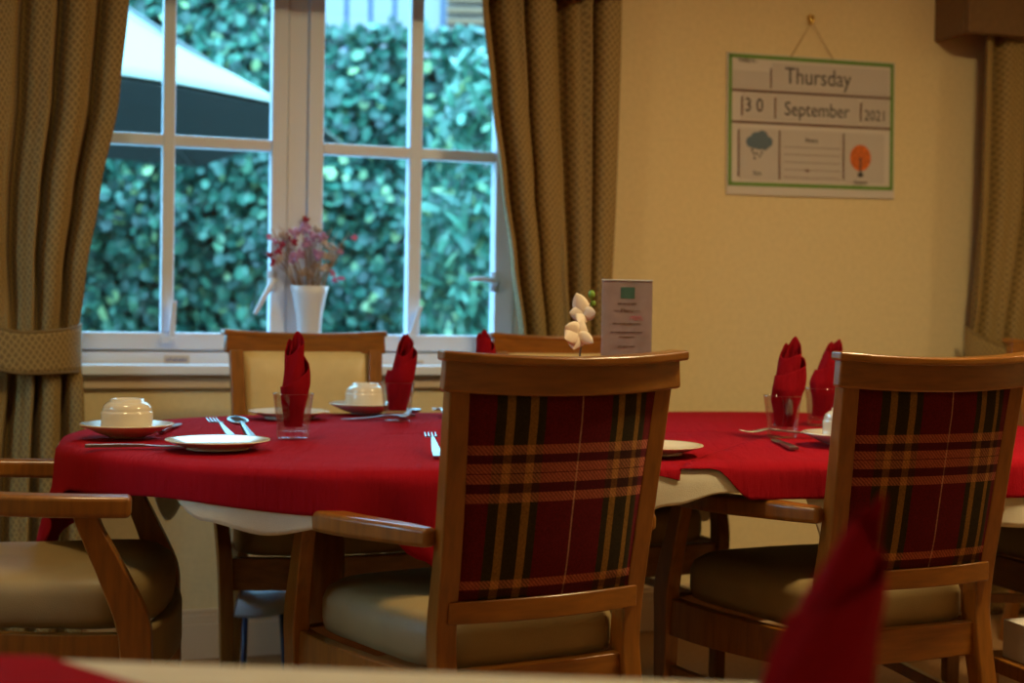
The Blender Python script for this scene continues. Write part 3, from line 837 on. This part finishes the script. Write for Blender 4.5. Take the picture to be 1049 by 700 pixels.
drape('tablecloth', drop_redB, TZ+.0025, .009, M['red'], cut=(J1-JD*.0, JD), keep=1, label='red tablecloth over the right half of the long table, overlapping the left one', cat='tablecloth', bumps=fb)

# ------------------------------------------------------------------ crockery and cutlery
TS = TZ+.0045                     # resting height on the cloth
def plate_proto(r):
    bm = bmesh.new()
    lathe(bm, [(0, .004), (r*.62, .004), (r*.70, .007), (r*.97, .0155), (r, .0165), (r*.995, .0185), (r*.95, .0175), (r*.70, .0105), (r*.60, .0075), (0, .007)], 64)
    f = bmesh.new()
    o = link_mesh('side_plate', bm, M['china']); bm2 = bmesh.new()
    lathe(bm2, [(r*.56, .0), (r*.60, .0), (r*.59, .0045), (r*.55, .0045), (r*.56, 0)], 48)
    link_mesh('foot_ring', bm2, M['china'], o); f.free()
    return o
def put(o, px, py, label, rz=0, group=None, cat=None, z=TS):
    p = on_z(px, py, z); o.location = (p.x, p.y, z); o.rotation_euler = (0, 0, rz); tag(o, label, cat, group); return o
pl = plate_proto(.096)
put(pl, 223, 460, 'cream side plate nearest the camera on the left, in front of fork and spoon', cat='plate')
q = copy_tree(pl); put(q, 296, 428.5, 'cream side plate on the far side, partly behind the left drinking glass', cat='plate')
q = copy_tree(pl); put(q, 668, 465, 'cream side plate peeking out right of the centre armchair', cat='plate')
def saucer_proto():
    r = .092; bm = bmesh.new()
    lathe(bm, [(0, .0), (.035, 0), (.038, .003), (.06, .010), (r*.97, .024), (r, .026), (r*.985, .028), (.062, .0135), (.04, .0075), (0, .007)], 64)
    return link_mesh('saucer', bm, M['china'])
def cup_proto():
    """teacup standing upside down: rim below, stepped foot above"""
    bm = bmesh.new()
    lathe(bm, [(.0455, 0), (.0490, 0), (.0500, .002), (.0505, .006), (.0505, .038), (.0495, .0415), (.0480, .0420), (.0485, .0445), (.045, .054), (.038, .0595), (.0335, .0605), (.0325, .0665), (.0275, .0665), (.0265, .062), (0, .060),
               (0, .056), (.036, .054), (.0435, .040), (.0455, 0)], 56)
    root = link_mesh('teacup', bm, M['china'])
    bm = bmesh.new(); tube(bm, [(.046, 0, .045), (.066, 0, .043), (.074, 0, .030), (.066, 0, .016), (.047, 0, .012)], .0045, n=8)
    link_mesh('handle', bm, M['china'], root)
    return root
sa = saucer_proto(); cu = cup_proto()
put(sa, 130, 448, 'cream saucer at the left end of the table', cat='saucer')
p = sa.location; cu.location = (p.x, p.y, TS+.0105); cu.rotation_euler = (0, 0, R(80)); tag(cu, 'upside-down cream teacup at the left end of the table', 'teacup')
for (px, py, ls, lc) in ((374, 424, 'cream saucer beyond the second drinking glass on the far side', 'upside-down cream teacup beside the second drinking glass on the far side'),
                         (868, 457, 'cream saucer half hidden by the right tartan chair', 'upside-down cream teacup half hidden by the right tartan chair')):
    s2 = copy_tree(sa); put(s2, px, py, ls, cat='saucer')
    c2 = copy_tree(cu); c2.location = (s2.location.x, s2.location.y, TS+.0105); c2.rotation_euler = (0, 0, R(70)); tag(c2, lc, 'teacup')
# cutlery, lying along local +Y (head at +Y)
def outline_plate(bm, pts, t=.0018, arch=lambda y: 0):
    top = [bm.verts.new((x, y, arch(y)+t)) for x, y in pts]; bot = [bm.verts.new((x, y, arch(y))) for x, y in pts]
    bm.faces.new(top); bm.faces.new(bot[::-1]); n = len(pts)
    for i in range(n): bm.faces.new((top[i], bot[i], bot[(i+1) % n], top[(i+1) % n]))
def handle_strip(bm, y0, y1, w0, w1, z0, arch):
    n = 12
    P = [(0, y0+(y1-y0)*k/n, z0+arch((k)/n)) for k in range(n+1)]
    bar(bm, P, (1, 0, 0), [w0, w0*.95, (w0+w1)/2, w1], [.0026, .003, .003], smooth_n=1)
def fork_proto():
    bm = bmesh.new()
    handle_strip(bm, -.095, .035, .019, .006, .002, lambda k: .004+.010*k*k)
    bar(bm, [(0, .033, .0165), (0, .042, .0155), (0, .056, .012)], (1, 0, 0), [.007, .020, .024], .0022, smooth_n=4)
    for k in range(4):
        x = (k-1.5)*.0066
        bar(bm, [(x, .054, .012), (x, .075, .0095), (x, .099, .0125)], (1, 0, 0), [.0042, .0038, .002], .0018, smooth_n=4)
    return link_mesh('fork', bm, M['steel'], bevel=.0006)
def knife_proto():
    bm = bmesh.new()
    bar(bm, [(0, -.105, .004), (0, -.05, .0045), (0, .0, .0045)], (1, 0, 0), [.018, .015, .011], [.0055, .006, .005], smooth_n=4)
    bar(bm, [(0, 0, .0045), (.001, .05, .003), (.002, .09, .003), (.004, .112, .003)], (1, 0, 0), [.014, .019, .018, .004], [.003, .0016, .0012, .001], smooth_n=4)
    return link_mesh('knife', bm, M['steel'], bevel=.0008)
def spoon_proto():
    bm = bmesh.new()
    handle_strip(bm, -.095, .04, .019, .006, .002, lambda k: .004+.010*k*k)
    rings = []
    for i in range(7):
        t = i/6; rg = []
        for j in range(24):
            a = 2*PI*j/24
            rg.append(bm.verts.new((.021*t*math.cos(a)*(1-.12*math.sin(a)), .069+.031*t*math.sin(a), .004+.010*t*t)) if t else None)
        if not t: rg = [bm.verts.new((0, .069, .004))]
        rings.append(rg)
    for a, b in zip(rings, rings[1:]):
        for j in range(24):
            k = (j+1) % 24
            if len(a) == 1: bm.faces.new((a[0], b[j], b[k]))
            else: bm.faces.new((a[j], b[j], b[k], a[k]))
    return link_mesh('spoon', bm, M['steel'], solid=.0016)
fk, kn, sp_ = fork_proto(), knife_proto(), spoon_proto()
def lay(o, head, tail, label, cat, dz=0.0, mid=None):
    """lie from tail pixel to head pixel on the cloth"""
    a = on_z(*tail, TS); b = on_z(*head, TS); d = b-a; c = (a+b)/2
    o.location = (c.x, c.y, TS+dz); o.rotation_euler = (0, 0, math.atan2(d.y, d.x)-PI/2); tag(o, label, cat); return o
lay(kn, (200, 459), (95, 459), 'steel knife lying between left saucer and near side plate', 'knife')
lay(fk, (212, 444), (262, 458), 'steel fork behind the near side plate, tines up', 'fork')
fk.location = tuple(on_z(230, 452, TS).xy) + (TS+.013,); fk.rotation_euler = (R(8), 0, R(28))
lay(sp_, (236, 436), (262, 452), 'steel spoon beside the fork behind the near side plate', 'spoon')
sp_.location = tuple(on_z(251, 452, TS).xy) + (TS+.013,); sp_.rotation_euler = (R(9), 0, R(24))
k2 = copy_tree(kn); lay(k2, (186, 434), (160, 446), 'steel knife sticking out behind the left teacup', 'knife')
k3 = copy_tree(kn); lay(k3, (350, 431), (425, 427), 'steel knife behind the second drinking glass on the far side', 'knife')
s3 = copy_tree(sp_); lay(s3, (428, 423), (408, 432), 'steel spoon right of the second drinking glass', 'spoon')
f3 = copy_tree(fk); lay(f3, (441, 421), (470, 432), 'steel fork on the far side, left of the centre chair crest', 'fork'); f3.rotation_euler[0] = 0
f4 = copy_tree(fk); p = on_z(452, 462, TS); f4.location = (p.x-.012, p.y-.03, TS+.006); f4.rotation_euler = (R(6), 0, R(8)); tag(f4, 'steel fork whose tines stick out left of the centre tartan chair', 'fork')
f5 = copy_tree(fk); lay(f5, (768, 449), (838, 449), 'steel fork crossed over a knife in front of the right drinking glass', 'fork', .004)
k5 = copy_tree(kn); lay(k5, (777, 445), (832, 470), 'steel knife lying under a fork in front of the right drinking glass', 'knife')

# tumblers and napkins
def tumbler_proto():
    n = 60
    def facet(j, z): return 1-.035*(abs(((j % 6)-3)/3))*(1 if z < .06 else 0)
    bm = bmesh.new()
    lathe(bm, [(0, 0), (.030, 0), (.0325, .003), (.0345, .03), (.0375, .058), (.041, .0885), (.0425, .091), (.0400, .0905), (.0385, .085), (.0352, .058), (.0315, .030), (.029, .014), (0, .012)], n, mod=facet)
    return link_mesh('drinking_glass', bm, M['tumbler'])
def napkin_mesh(seed, h=.20, width=.030, lean=(.01, 0), slant=.03, shoulder=.11, tip=.7, z0=.024, side=0.0, prof=None):
    """a square napkin rolled into an open-topped column, its outer flap ending in a diagonal edge"""
    rnd = random.Random(seed); bm = bmesh.new()
    turns = 2.6; nt = 150; nz = 34; P = []; th0 = R(200)+side
    pr = prof or ((0, .55), (.20, .68), (.38, .95), (.48, 1.05), (.60, .98), (.78, .88), (.92, (.88+tip)/2), (1.0, tip))
    f1, f2 = rnd.uniform(0, 6), rnd.uniform(0, 6)
    for i in range(nt+1):
        q = i/nt; th = th0+2*PI*turns*q
        rr = 1-.78*q**.8
        top = h-slant*(.5-.5*math.sin(th+side))-.008*math.sin(th*2+f1)*(.4+q)-.010*q
        if q < .34: top = min(top, shoulder+(h-shoulder)*max(0, (q-.02)/.32)**1.1)
        c = []
        for j in range(nz+1):
            t = j/nz; z = z0+t*(top-z0); zn = min(1, z/h)
            for (a_, b_), (c_, d_) in zip(pr, pr[1:]):
                if a_ <= zn <= c_: r = width*(b_+(d_-b_)*(zn-a_)/(c_-a_))
            r *= rr
            r *= 1+.05*math.sin(3*th+z*55+f1)+.03*math.sin(7*th-z*80+f2)
            x = r*math.cos(th)+lean[0]*zn**1.6; y = r*math.sin(th)*.85+lean[1]*zn*zn
            c.append(bm.verts.new((x, y, z)))
        P.append(c)
    for i in range(nt):
        for j in range(nz): bm.faces.new((P[i][j], P[i+1][j], P[i+1][j+1], P[i][j+1]))
    return bm
gl0 = tumbler_proto()
def setting(gpx, gpy, glabel, nlabel, first=False, z=TS, pos=None, **kw):
    g = gl0 if first else copy_tree(gl0)
    if pos is not None: g.location = pos; tag(g, glabel, 'glass')
    else: put(g, gpx, gpy, glabel, cat='glass', z=z)
    nlabel = nlabel
    o = link_mesh('napkin', napkin_mesh(**kw), M['napkin'], solid=.0016)
    o.location = g.location; tag(o, nlabel, 'napkin')
    return g, o
setting(300, 449, 'faceted drinking glass at left, nearest on the red cloth', 'rolled red napkin in the left, nearest glass', True, seed=1, h=.218, width=.0345, lean=(.006, 0), slant=.045, shoulder=.105, tip=.80, side=.4)
setting(407, 431, 'faceted drinking glass on the far side in front of the cream chair', 'rolled red napkin leaning right in the glass left of the centre chair', seed=2, h=.212, width=.037, lean=(.026, 0), slant=.05, shoulder=.12, tip=.5)
setting(497, 428, 'drinking glass hidden behind the centre chair crest', 'red napkin tip just above the left end of the centre chair crest', seed=3, h=.215, width=.036, lean=(-.005, 0), slant=.02, shoulder=.15)
setting(801, 448, 'faceted drinking glass between the two tartan chairs', 'rolled red napkin in the glass between the two tartan chairs', seed=4, h=.218, width=.043, lean=(.026, 0), slant=.045, tip=.62, side=.3, shoulder=.135)
setting(841, 436, 'drinking glass beyond the crossed cutlery, partly behind the right tartan chair', 'rolled red napkin partly behind the right tartan chair crest', seed=5, h=.215, width=.042, lean=(.038, 0), slant=.05, tip=.45, shoulder=.135)

# salt shaker glimpsed by the right cup
p = on_z(850, 447, TS)
# orchid
ov = at_y(590, 360, 2.9); oc = Vector((ov.x, ov.y, 0))
base = empty('orchid_stem', (ov.x+.0, ov.y, TS), label='white silk orchid stem in a small vase behind the centre chair', cat='flower')
bm = bmesh.new(); lathe(bm, [(0, 0), (.028, 0), (.034, .02), (.030, .05), (.014, .085), (.017, .10), (.014, .099), (.011, .085), (0, .08)], 32)
link_mesh('vase', bm, M['whitevase'], base)
def rel(px, py, y=2.9): p = at_y(px, py, y); return Vector((p.x-ov.x, p.y-ov.y, p.z-TS))
bm = bmesh.new(); tube(bm, [(0, 0, .08), rel(593, 372), rel(597, 345), rel(601, 325), rel(606, 308)], [.0022, .002, .0016, .0012], n=6)
tube(bm, [rel(598, 343), rel(594, 330), rel(592, 318)], .0012, n=5)
link_mesh('stem', bm, M['stem'], base)
def petal(bm, c, direc, length, wid, cup=.25, facing=Vector((0, -1, 0))):
    d = direc.normalized(); s = d.cross(facing).normalized(); f = s.cross(d)
    nI, nJ = 7, 5; G = []
    for i in range(nI):
        t = i/(nI-1); w = wid*max(0, math.sin(PI*min(1, .06+.94*t**.8)))**.75; row = []
        for j in range(nJ):
            k = (j/(nJ-1)-.5)*2
            row.append(bm.verts.new(c+d*length*t+s*w*k/2 - f*(cup*length*(t*t*.6-.3*t)+.12*w*k*k) ))
        G.append(row)
    for i in range(nI-1):
        for j in range(nJ-1): bm.faces.new((G[i][j], G[i+1][j], G[i+1][j+1], G[i][j+1]))
for (px, py, yy, ps) in ((598, 322, 2.89, ((110, .046, .034, -.1), (60, .030, .034, .5), (10, .026, .030, -.5), (175, .030, .030, -.2), (235, .026, .028, -.9))),
                      (592, 342, 2.87, ((150, .034, .040, -.6), (200, .036, .040, -.9), (255, .034, .036, -.3), (330, .038, .026, -.4), (70, .030, .030, .2), (20, .026, .024, .5)))):
    c = rel(px, py, yy)
    for a, L__, w_, dy in ps:
        bm = bmesh.new(); petal(bm, c, Vector((math.cos(R(a)), dy, math.sin(R(a)))), L__, w_, cup=.3)
        link_mesh('petal', bm, M['petal'], base, solid=.0006)
bm = bmesh.new()
for px, py, r in ((606, 302, .0075), (608, 311, .005), (604, 320, .0045)): blob(bm, rel(px, py), r, 1, .9, 1.3)
tube(bm, [rel(606, 303), rel(606, 318)], .0012, n=5)
link_mesh('flower_bud', bm, M['leafg'], base)

# menu card in an upright holder
mz0, mz1 = TS, at_y(642, 288, 3.0).z
mc = at_y(642, 330, 3.0)
menu = empty('menu_card', (mc.x, mc.y, TS), R(4), label='lilac printed menu card standing upright on the table behind the centre chair', cat='menu card')
mw = .053; mh = mz1-TS
boxes('card', [(-mw, mw, -.0015, .0015, .012, mh)], M['pinkpaper'], menu)
bm = bmesh.new(); box(bm, -mw-.002, mw+.002, -.028, .028, 0, .006); box(bm, -mw-.001, mw+.001, -.0035, -.0025, .006, mh+.002); box(bm, -mw-.001, mw+.001, .0025, .0035, .006, mh+.002)
link_mesh('clear_holder', bm, M['tumbler'], menu, smooth=False)
bm = bmesh.new(); box(bm, -mw-.001, mw+.001, -.0035, .0035, mh+.0005, mh+.003)
link_mesh('top_edge', bm, M['whitevase'], menu, smooth=False)
boxes('logo_patch', [(-.014, .016, -.0022, -.0016, mh-.037, mh-.013)], M['teal'], menu)
def text_mesh(name, body, size, material, parent, loc, rot=(PI/2, 0, 0), align='CENTER', ext=.0003, mw_=None, boldoff=0.0):
    cu_ = bpy.data.curves.new(name, 'FONT'); cu_.body = body; cu_.size = size; cu_.align_x = align; cu_.align_y = 'CENTER'; cu_.extrude = ext; cu_.offset = boldoff
    cu_.resolution_u = 3
    t = bpy.data.objects.new(name+'_tmp', cu_); COL.objects.link(t)
    dg = bpy.context.evaluated_depsgraph_get(); me = bpy.data.meshes.new_from_object(t.evaluated_get(dg))
    bpy.data.objects.remove(t); bpy.data.curves.remove(cu_)
    me.materials.clear(); me.materials.append(material)
    o = bpy.data.objects.new(name, me); COL.objects.link(o); o.parent = parent; o.location = loc; o.rotation_euler = rot
    return o
for (b, s, dz) in (('\u2014 Menu \u2014', .012, .062),):
    text_mesh('printed_text', b, s, M['ink2'], menu, (0, -.0026, mh-dz))
rnd = random.Random(5)
bm = bmesh.new()
def scribble(bm, x0, x1, z, h, y, rnd, gap=.0012):
    x = x0
    while x < x1:
        w = rnd.uniform(.0012, .0030); hh = h*rnd.uniform(.55, 1.0)
        box(bm, x, min(x+w, x1), y-.0004, y, z-hh/2, z+hh/2); x += w+gap*rnd.uniform(.5, 1.4)
for (hw, dz, hh) in ((.020, .048, .004), (.030, .090, .0035), (.034, .108, .0032), (.016, .118, .0032), (.018, .138, .0032), (.025, .160, .0032)):
    scribble(bm, -hw, hw, mh-dz, hh, -.0024, rnd)
link_mesh('small_print', bm, M['ink2'], menu, smooth=False)
bm = bmesh.new()
for k in range(4): bar(bm, [(.006+k*.006, -.0024, mh-.082+.004*(k % 2)), (.010+k*.006, -.0024, mh-.074), (.016+k*.006, -.0024, mh-.083)], (0, 1, 0), .0004, .0014)
link_mesh('flourish', bm, M['pinkf'], menu, smooth=False)

# ------------------------------------------------------------------ vase of dried flowers on the sill
vu, vz = on_wall(316, 300, 0.035)
vy = .03
zs = wsill+.018; vh = on_wall(316, 293, -.03)[1]-zs
vp = WM @ Vector((on_wall(317, 300, -.03)[0], vy, zs))
vs = empty('flower_vase', tuple(vp), WA, label='white flared vase of dried flowers on the window sill', cat='vase')
bm = bmesh.new()
lathe(bm, [(0, 0), (.030, 0), (.032, .004), (.033, vh*.3), (.038, vh*.62), (.049, vh*.88), (.056, vh), (.0545, vh), (.047, vh*.88), (.034, vh*.6), (.028, .02), (0, .015)], 40)
link_mesh('vase_body', bm, M['whitevase'], vs)
rnd = random.Random(21)
def bunch(name, m, items):
    for (x, z, r, kind) in items:
        bm = bmesh.new(); y = rnd.uniform(-.04, .04); c = Vector((x, y, vh+z))
        blob(bm, c, r*.42, 1, 1, 1, n=4)
        for k in range(kind*2):
            d = Vector((rnd.gauss(0, 1), rnd.gauss(0, 1), rnd.gauss(0, 1))).normalized()
            tube(bm, [c, c+d*r*rnd.uniform(.7, 1.1)], [r*.32, r*.16], n=5, smooth_n=1)
        link_mesh(name, bm, m, vs, smooth=False)
def pxo(px, py): return ((px-317)/345.0, (293-py)/345.0)
def it(lst, r, k): return [pxo(a, b)+(r, k) for a, b in lst]
bunch('mauve_flower', M['mauve'], it([(300, 240), (310, 236), (318, 243), (305, 262), (298, 266), (322, 262), (312, 250), (330, 245)], .020, 9))
bunch('dark_red_flower', M['rose'], it([(284, 259), (279, 263), (299, 250), (278, 271), (314, 226), (296, 244), (287, 252)], .014, 6))
bunch('pink_flower', M['pinkf'], it([(274, 246), (282, 249), (345, 286), (352, 285), (363, 243), (349, 258), (340, 280)], .012, 6))
bunch('beige_flower', M['beige'], it([(283, 268), (290, 245), (326, 236), (332, 252), (340, 262), (322, 272), (335, 262), (344, 254), (318, 282), (330, 276), (309, 280)], .018, 7))
bm = bmesh.new()
for k in range(46):
    x, z = pxo(rnd.uniform(276, 356), rnd.uniform(232, 275)); a = rnd.uniform(-.03, .03)
    tube(bm, [(x*.25, a*.5, vh-.05), (x*.55, a*.8, vh+z*.4), (x, a, vh+z)], [.0016, .001], n=4, smooth_n=3)
link_mesh('dried_stem', bm, M['tan_stem'], vs)

# ------------------------------------------------------------------ the day calendar on the wall
c00 = on_wall(743.5, 190); c01 = on_wall(746.5, 55); c11 = on_wall(916.5, 66); c10 = on_wall(911.0, 195.5)
cwid = ((c10[0]-c00[0])+(c11[0]-c01[0]))/2; chei = ((c01[1]-c00[1])+(c11[1]-c10[1]))/2
cu0 = (c00[0]+c01[0]+c10[0]+c11[0])/4; cz0 = (c00[1]+c01[1]+c10[1]+c11[1])/4
tilt = math.atan2(((c10[1]-c00[1])+(c11[1]-c01[1]))/2, cwid)
print('calendar', cwid, chei, tilt)
calm = WM @ Matrix.Translation((cu0, -.006, cz0)) @ Matrix.Rotation(-tilt, 4, 'Y')
cal = empty('day_calendar', matrix=calm, label='white day calendar with green border hanging on the wall, reading Thursday 30 September 2021', cat='calendar')
hw, hh = cwid/2, chei/2
boxes('backing_sheet', [(-hw-.005, hw+.005, -.001, .003, -hh-.028, hh+.004)], M['paper'], cal)
bw = .012
boxes('green_border', [(-hw, hw, -.0022, -.001, hh-bw, hh), (-hw, hw, -.0022, -.001, -hh, -hh+bw), (-hw, -hw+bw, -.0022, -.001, -hh, hh), (hw-bw, hw, -.0022, -.001, -hh, hh)], M['green_border'], cal)
def cx(px): return -hw+(px-80)/543.0*cwid         # crop coordinates of the chart
def czf(py): return hh-(py-190)/413.0*chei
r1 = czf(303); r2 = czf(402)
boxes('pocket_strip', [(-hw+bw, hw-bw, -.0030, -.0022, r1-.004, r1+.003), (-hw+bw, hw-bw, -.0030, -.0022, r2-.004, r2+.003)], M['ink2'], cal)
boxes('insert_card', [(-hw+bw+.004, cx(214), -.0032, -.0022, r1+.006, hh-.052), (cx(220), hw-.02, -.0032, -.0022, r1+.006, hh-.022),
                      (cx(232), cx(505), -.0032, -.0022, r2+.008, r1-.008), (cx(516), hw-.018, -.0032, -.0022, r2+.008, r1-.008), (cx(125), cx(226), -.0032, -.0022, r2+.008, r1-.008),
                      (cx(250), cx(450), -.0032, -.0022, -hh+.022, r2-.02), (cx(118), cx(238), -.0032, -.0022, -hh+.022, r2-.02), (cx(460), cx(592), -.0032, -.0022, -hh+.022, r2-.02)], M['paper2'], cal)
vb = [(cx(215), r1+.006, hh-.045)]
bm = bmesh.new()
for x, za, zb_ in ((cx(214), r1+.010, hh-.040), (cx(122), r2+.02, r1-.02), (cx(228), r2+.014, r1-.018), (cx(511), r2+.018, r1-.02), (cx(112), -hh+.03, r2-.025), (cx(243), -hh+.022, r2-.022), (cx(454), -hh+.03, r2-.022)):
    box(bm, x-.0022, x+.0022, -.0042, -.0032, za, zb_)
link_mesh('pocket_edge', bm, M['ink2'], cal, smooth=False)
def ct(body, px, py, size, m=M['black'], bo=.0):
    o = text_mesh('printed_text', body, size, m, cal, (cx(px), -.0038, czf(py)), boldoff=bo); o.scale.x = .86; return o
ct('Thursday', 368, 252, .076); ct('September', 365, 356, .064); ct('3 0', 160, 350, .062); ct('2021', 560, 364, .050)
ct('Today is...', 140, 208, .020); ct('Notes', 348, 452, .022); ct('Rain', 172, 562, .020); ct('Autumn', 512, 580, .018)
bm = bmesh.new()
for k in range(5): z = czf(475+k*24); box(bm, cx(258), cx(442), -.0038, -.0033, z-.0008, z+.0008)
box(bm, cx(328), cx(340), -.0038, -.0033, czf(552), czf(545))
link_mesh('notes_rules', bm, M['ink2'], cal, smooth=False)
# cloud with drops, autumn tree
bm = bmesh.new()
def disc(bm, x, z, r, y=-.0036, n=20, sx=1.0):
    vs_ = [bm.verts.new((x+r*sx*math.cos(2*PI*k/n), y, z+r*math.sin(2*PI*k/n))) for k in range(n)]; bm.faces.new(vs_[::-1])
for i_, (dx, dz, r) in enumerate(((-.030, -.002, .018), (-.012, .010, .020), (.010, .014, .022), (.030, .000, .018), (0, -.006, .020), (.018, -.008, .018), (-.018, -.008, .016))): disc(bm, cx(178)+dx, czf(462)+dz, r, y=-.0036-.00008*i_)
link_mesh('rain_cloud_print', bm, M['cloudc'], cal, smooth=False)
bm = bmesh.new()
for x, y in ((155, 490), (170, 500), (186, 497), (198, 485), (163, 514), (180, 508), (160, 500)): disc(bm, cx(x), czf(y), .005, sx=.7)
link_mesh('rain_drop_print', bm, M['black'], cal, smooth=False)
bm = bmesh.new(); disc(bm, cx(511), czf(501), .043, n=32, sx=.92); link_mesh('autumn_tree_print', bm, M['orange_print'], cal, smooth=False)
bm = bmesh.new(); box(bm, cx(511)-.003, cx(511)+.003, -.0040, -.0036, czf(556), czf(500)); disc(bm, cx(511), czf(556), .008, y=-.0041, sx=1.4); link_mesh('tree_trunk_print', bm, M['black'], cal, smooth=False)
hk = on_wall(832, 20, .02)
bm = bmesh.new(); tube(bm, [(hk[0], 0, hk[1]+.012), (hk[0], -.014, hk[1]+.008), (hk[0], -.02, hk[1]-.006), (hk[0], -.012, hk[1]-.012)], [.006, .007, .005], n=8); 
lathe_c = Matrix.Identity(4)
blob(bm, Vector((hk[0], -.014, hk[1]+.006)), .011, 1, .8, 1.2)
o = link_mesh('picture_hook', bm, M['brass']); o.matrix_world = WM; tag(o, 'small brass hook on the wall above the calendar', 'hook')
bm = bmesh.new(); inv = calm.inverted()
h3 = inv @ (WM @ Vector((hk[0], -.018, hk[1]-.008)))
tube(bm, [(cx(278), -.003, hh), (h3.x, h3.y, h3.z), (cx(418), -.003, hh)], .0013, n=5, smooth_n=1)
link_mesh('hanging_string', bm, M['tan_stem'], cal)

# ------------------------------------------------------------------ foreground table, cloths, glass and napkin
FT = (-.05, .545); FR = R(-4)
def ft_pt(a, ex=.24, hx=.95, hy=.50):
    c, s = math.cos(a), math.sin(a)
    return math.copysign(abs(c)**(ex*2), c)*hx, math.copysign(abs(s)**(ex*2), s)*hy
ft = empty('dining_table', (FT[0], FT[1], 0), FR, label='foreground table right by the camera, only its blurred edge in view', cat='table')
def ft_slab(name, z0, z1, k, m, parent=None, ex=.24, n=120, skirt=0):
    bm = bmesh.new(); N = n
    def ring(z, kk): return [bm.verts.new((ft_pt(2*PI*i/N, ex)[0]+math.copysign(kk, math.cos(2*PI*i/N)), ft_pt(2*PI*i/N, ex)[1]+kk*math.sin(2*PI*i/N), z)) for i in range(N)]
    a = ring(z1, k); bm.faces.new(a)
    b = ring(z0, k)
    for i in range(N): bm.faces.new((a[i], b[i], b[(i+1) % N], a[(i+1) % N]))
    if not skirt: bm.faces.new(b[::-1])
    return link_mesh(name, bm, m, parent, smooth=False)
ft_slab('tabletop', .69, .724, -.006, M['dark'], ft)
for sx in (-1, 1):
    bm = bmesh.new(); tube(bm, [(sx*.5, 0, .0), (sx*.5, 0, .69)], .04, n=16, smooth_n=1); link_mesh('pedestal', bm, M['oak'], ft)
o = ft_slab('tablecloth', .60, .730, .004, M['linen'], skirt=1); o.location = (FT[0], FT[1], 0); o.rotation_euler = (0, 0, FR)
tag(o, 'white tablecloth edge along the bottom of the picture, out of focus', 'tablecloth')
# red overcloth on the left of the foreground table: cut along a diagonal
A = on_z(78, 682, .732); B = on_z(150, 704, .732); D = (B-A).normalized()
o = ft_slab('tablecloth', .615, .7325, .006, M['red'], skirt=1)
me = o.data; bm = bmesh.new(); bm.from_mesh(me)
Mx = Matrix.Translation((FT[0], FT[1], 0)) @ Matrix.Rotation(FR, 4, 'Z')
Ai = Mx.inverted() @ A; Di = Mx.inverted().to_3x3() @ D
bmesh.ops.bisect_plane(bm, geom=bm.verts[:]+bm.edges[:]+bm.faces[:], plane_co=Ai, plane_no=Vector((-Di.y, Di.x, 0)), clear_outer=True)
bm.to_mesh(me); bm.free()
o.location = (FT[0], FT[1], 0); o.rotation_euler = (0, 0, FR); tag(o, 'red overcloth corner at the bottom left of the picture', 'tablecloth')
n_ = link_mesh('napkin', napkin_mesh(9, h=.152, width=.041, lean=(.042, 0), slant=.025, shoulder=.075, tip=.30, z0=.001,
               prof=((0, 1.05), (.3, 1.0), (.55, .82), (.8, .5), (1.0, .26))), M['napkin'], solid=.0016)
n_.location = (.201, .925, .7325); tag(n_, 'large out-of-focus red napkin standing in the right foreground', 'napkin')

# white box with print on a low wooden rack at the far right edge
rk = empty('low_rack', tuple(on_z(1068, 640, .0).xy) + (0,), R(17), label='low wooden rack at the right frame edge', cat='rack')
rp = at_y(1066, 660, 2.75); rk.location = (rp.x, rp.y, 0)
boxes('rack_shelf', [(-.07, .25, -.1, .1, .305, .335)], M['oak'], rk, bevel=.003)
for x in (-.055, .235):
    for y in (-.085, .085):
        boxes('leg', [(x-.015, x+.015, y-.015, y+.015, 0, .305)], M['oak'], rk, bevel=.003)
bx = empty('white_box', (rp.x, rp.y, .335), R(17), label='white printed box on the low rack at the right frame edge', cat='box')
boxes('carton', [(-.05, .13, -.05, .05, 0, .075)], M['paper'], bx, bevel=.002)
bm = bmesh.new()
for k in range(5): scribble(bm, -.035, .10, .062-k*.011, .004, -.0502, rnd)
link_mesh('box_print', bm, M['ink2'], bx, smooth=False)

GROUPS = {'chair': 'oak armchairs around the long table', 'napkin': 'folded red table napkins', 'glass': 'drinking glasses holding napkins', 'plate': 'cream side plates',
          'saucer': 'saucers under the cups', 'teacup': 'upside-down teacups', 'fork': 'steel forks', 'knife': 'steel knives', 'spoon': 'steel spoons',
          'curtain': 'gold curtains', 'pelmet': 'fabric pelmets', 'tablecloth': 'tablecloths', 'table': 'dining tables'}
for o in list(COL.objects):
    if o.parent is None and o.get('category') in GROUPS: o['group'] = GROUPS[o['category']]
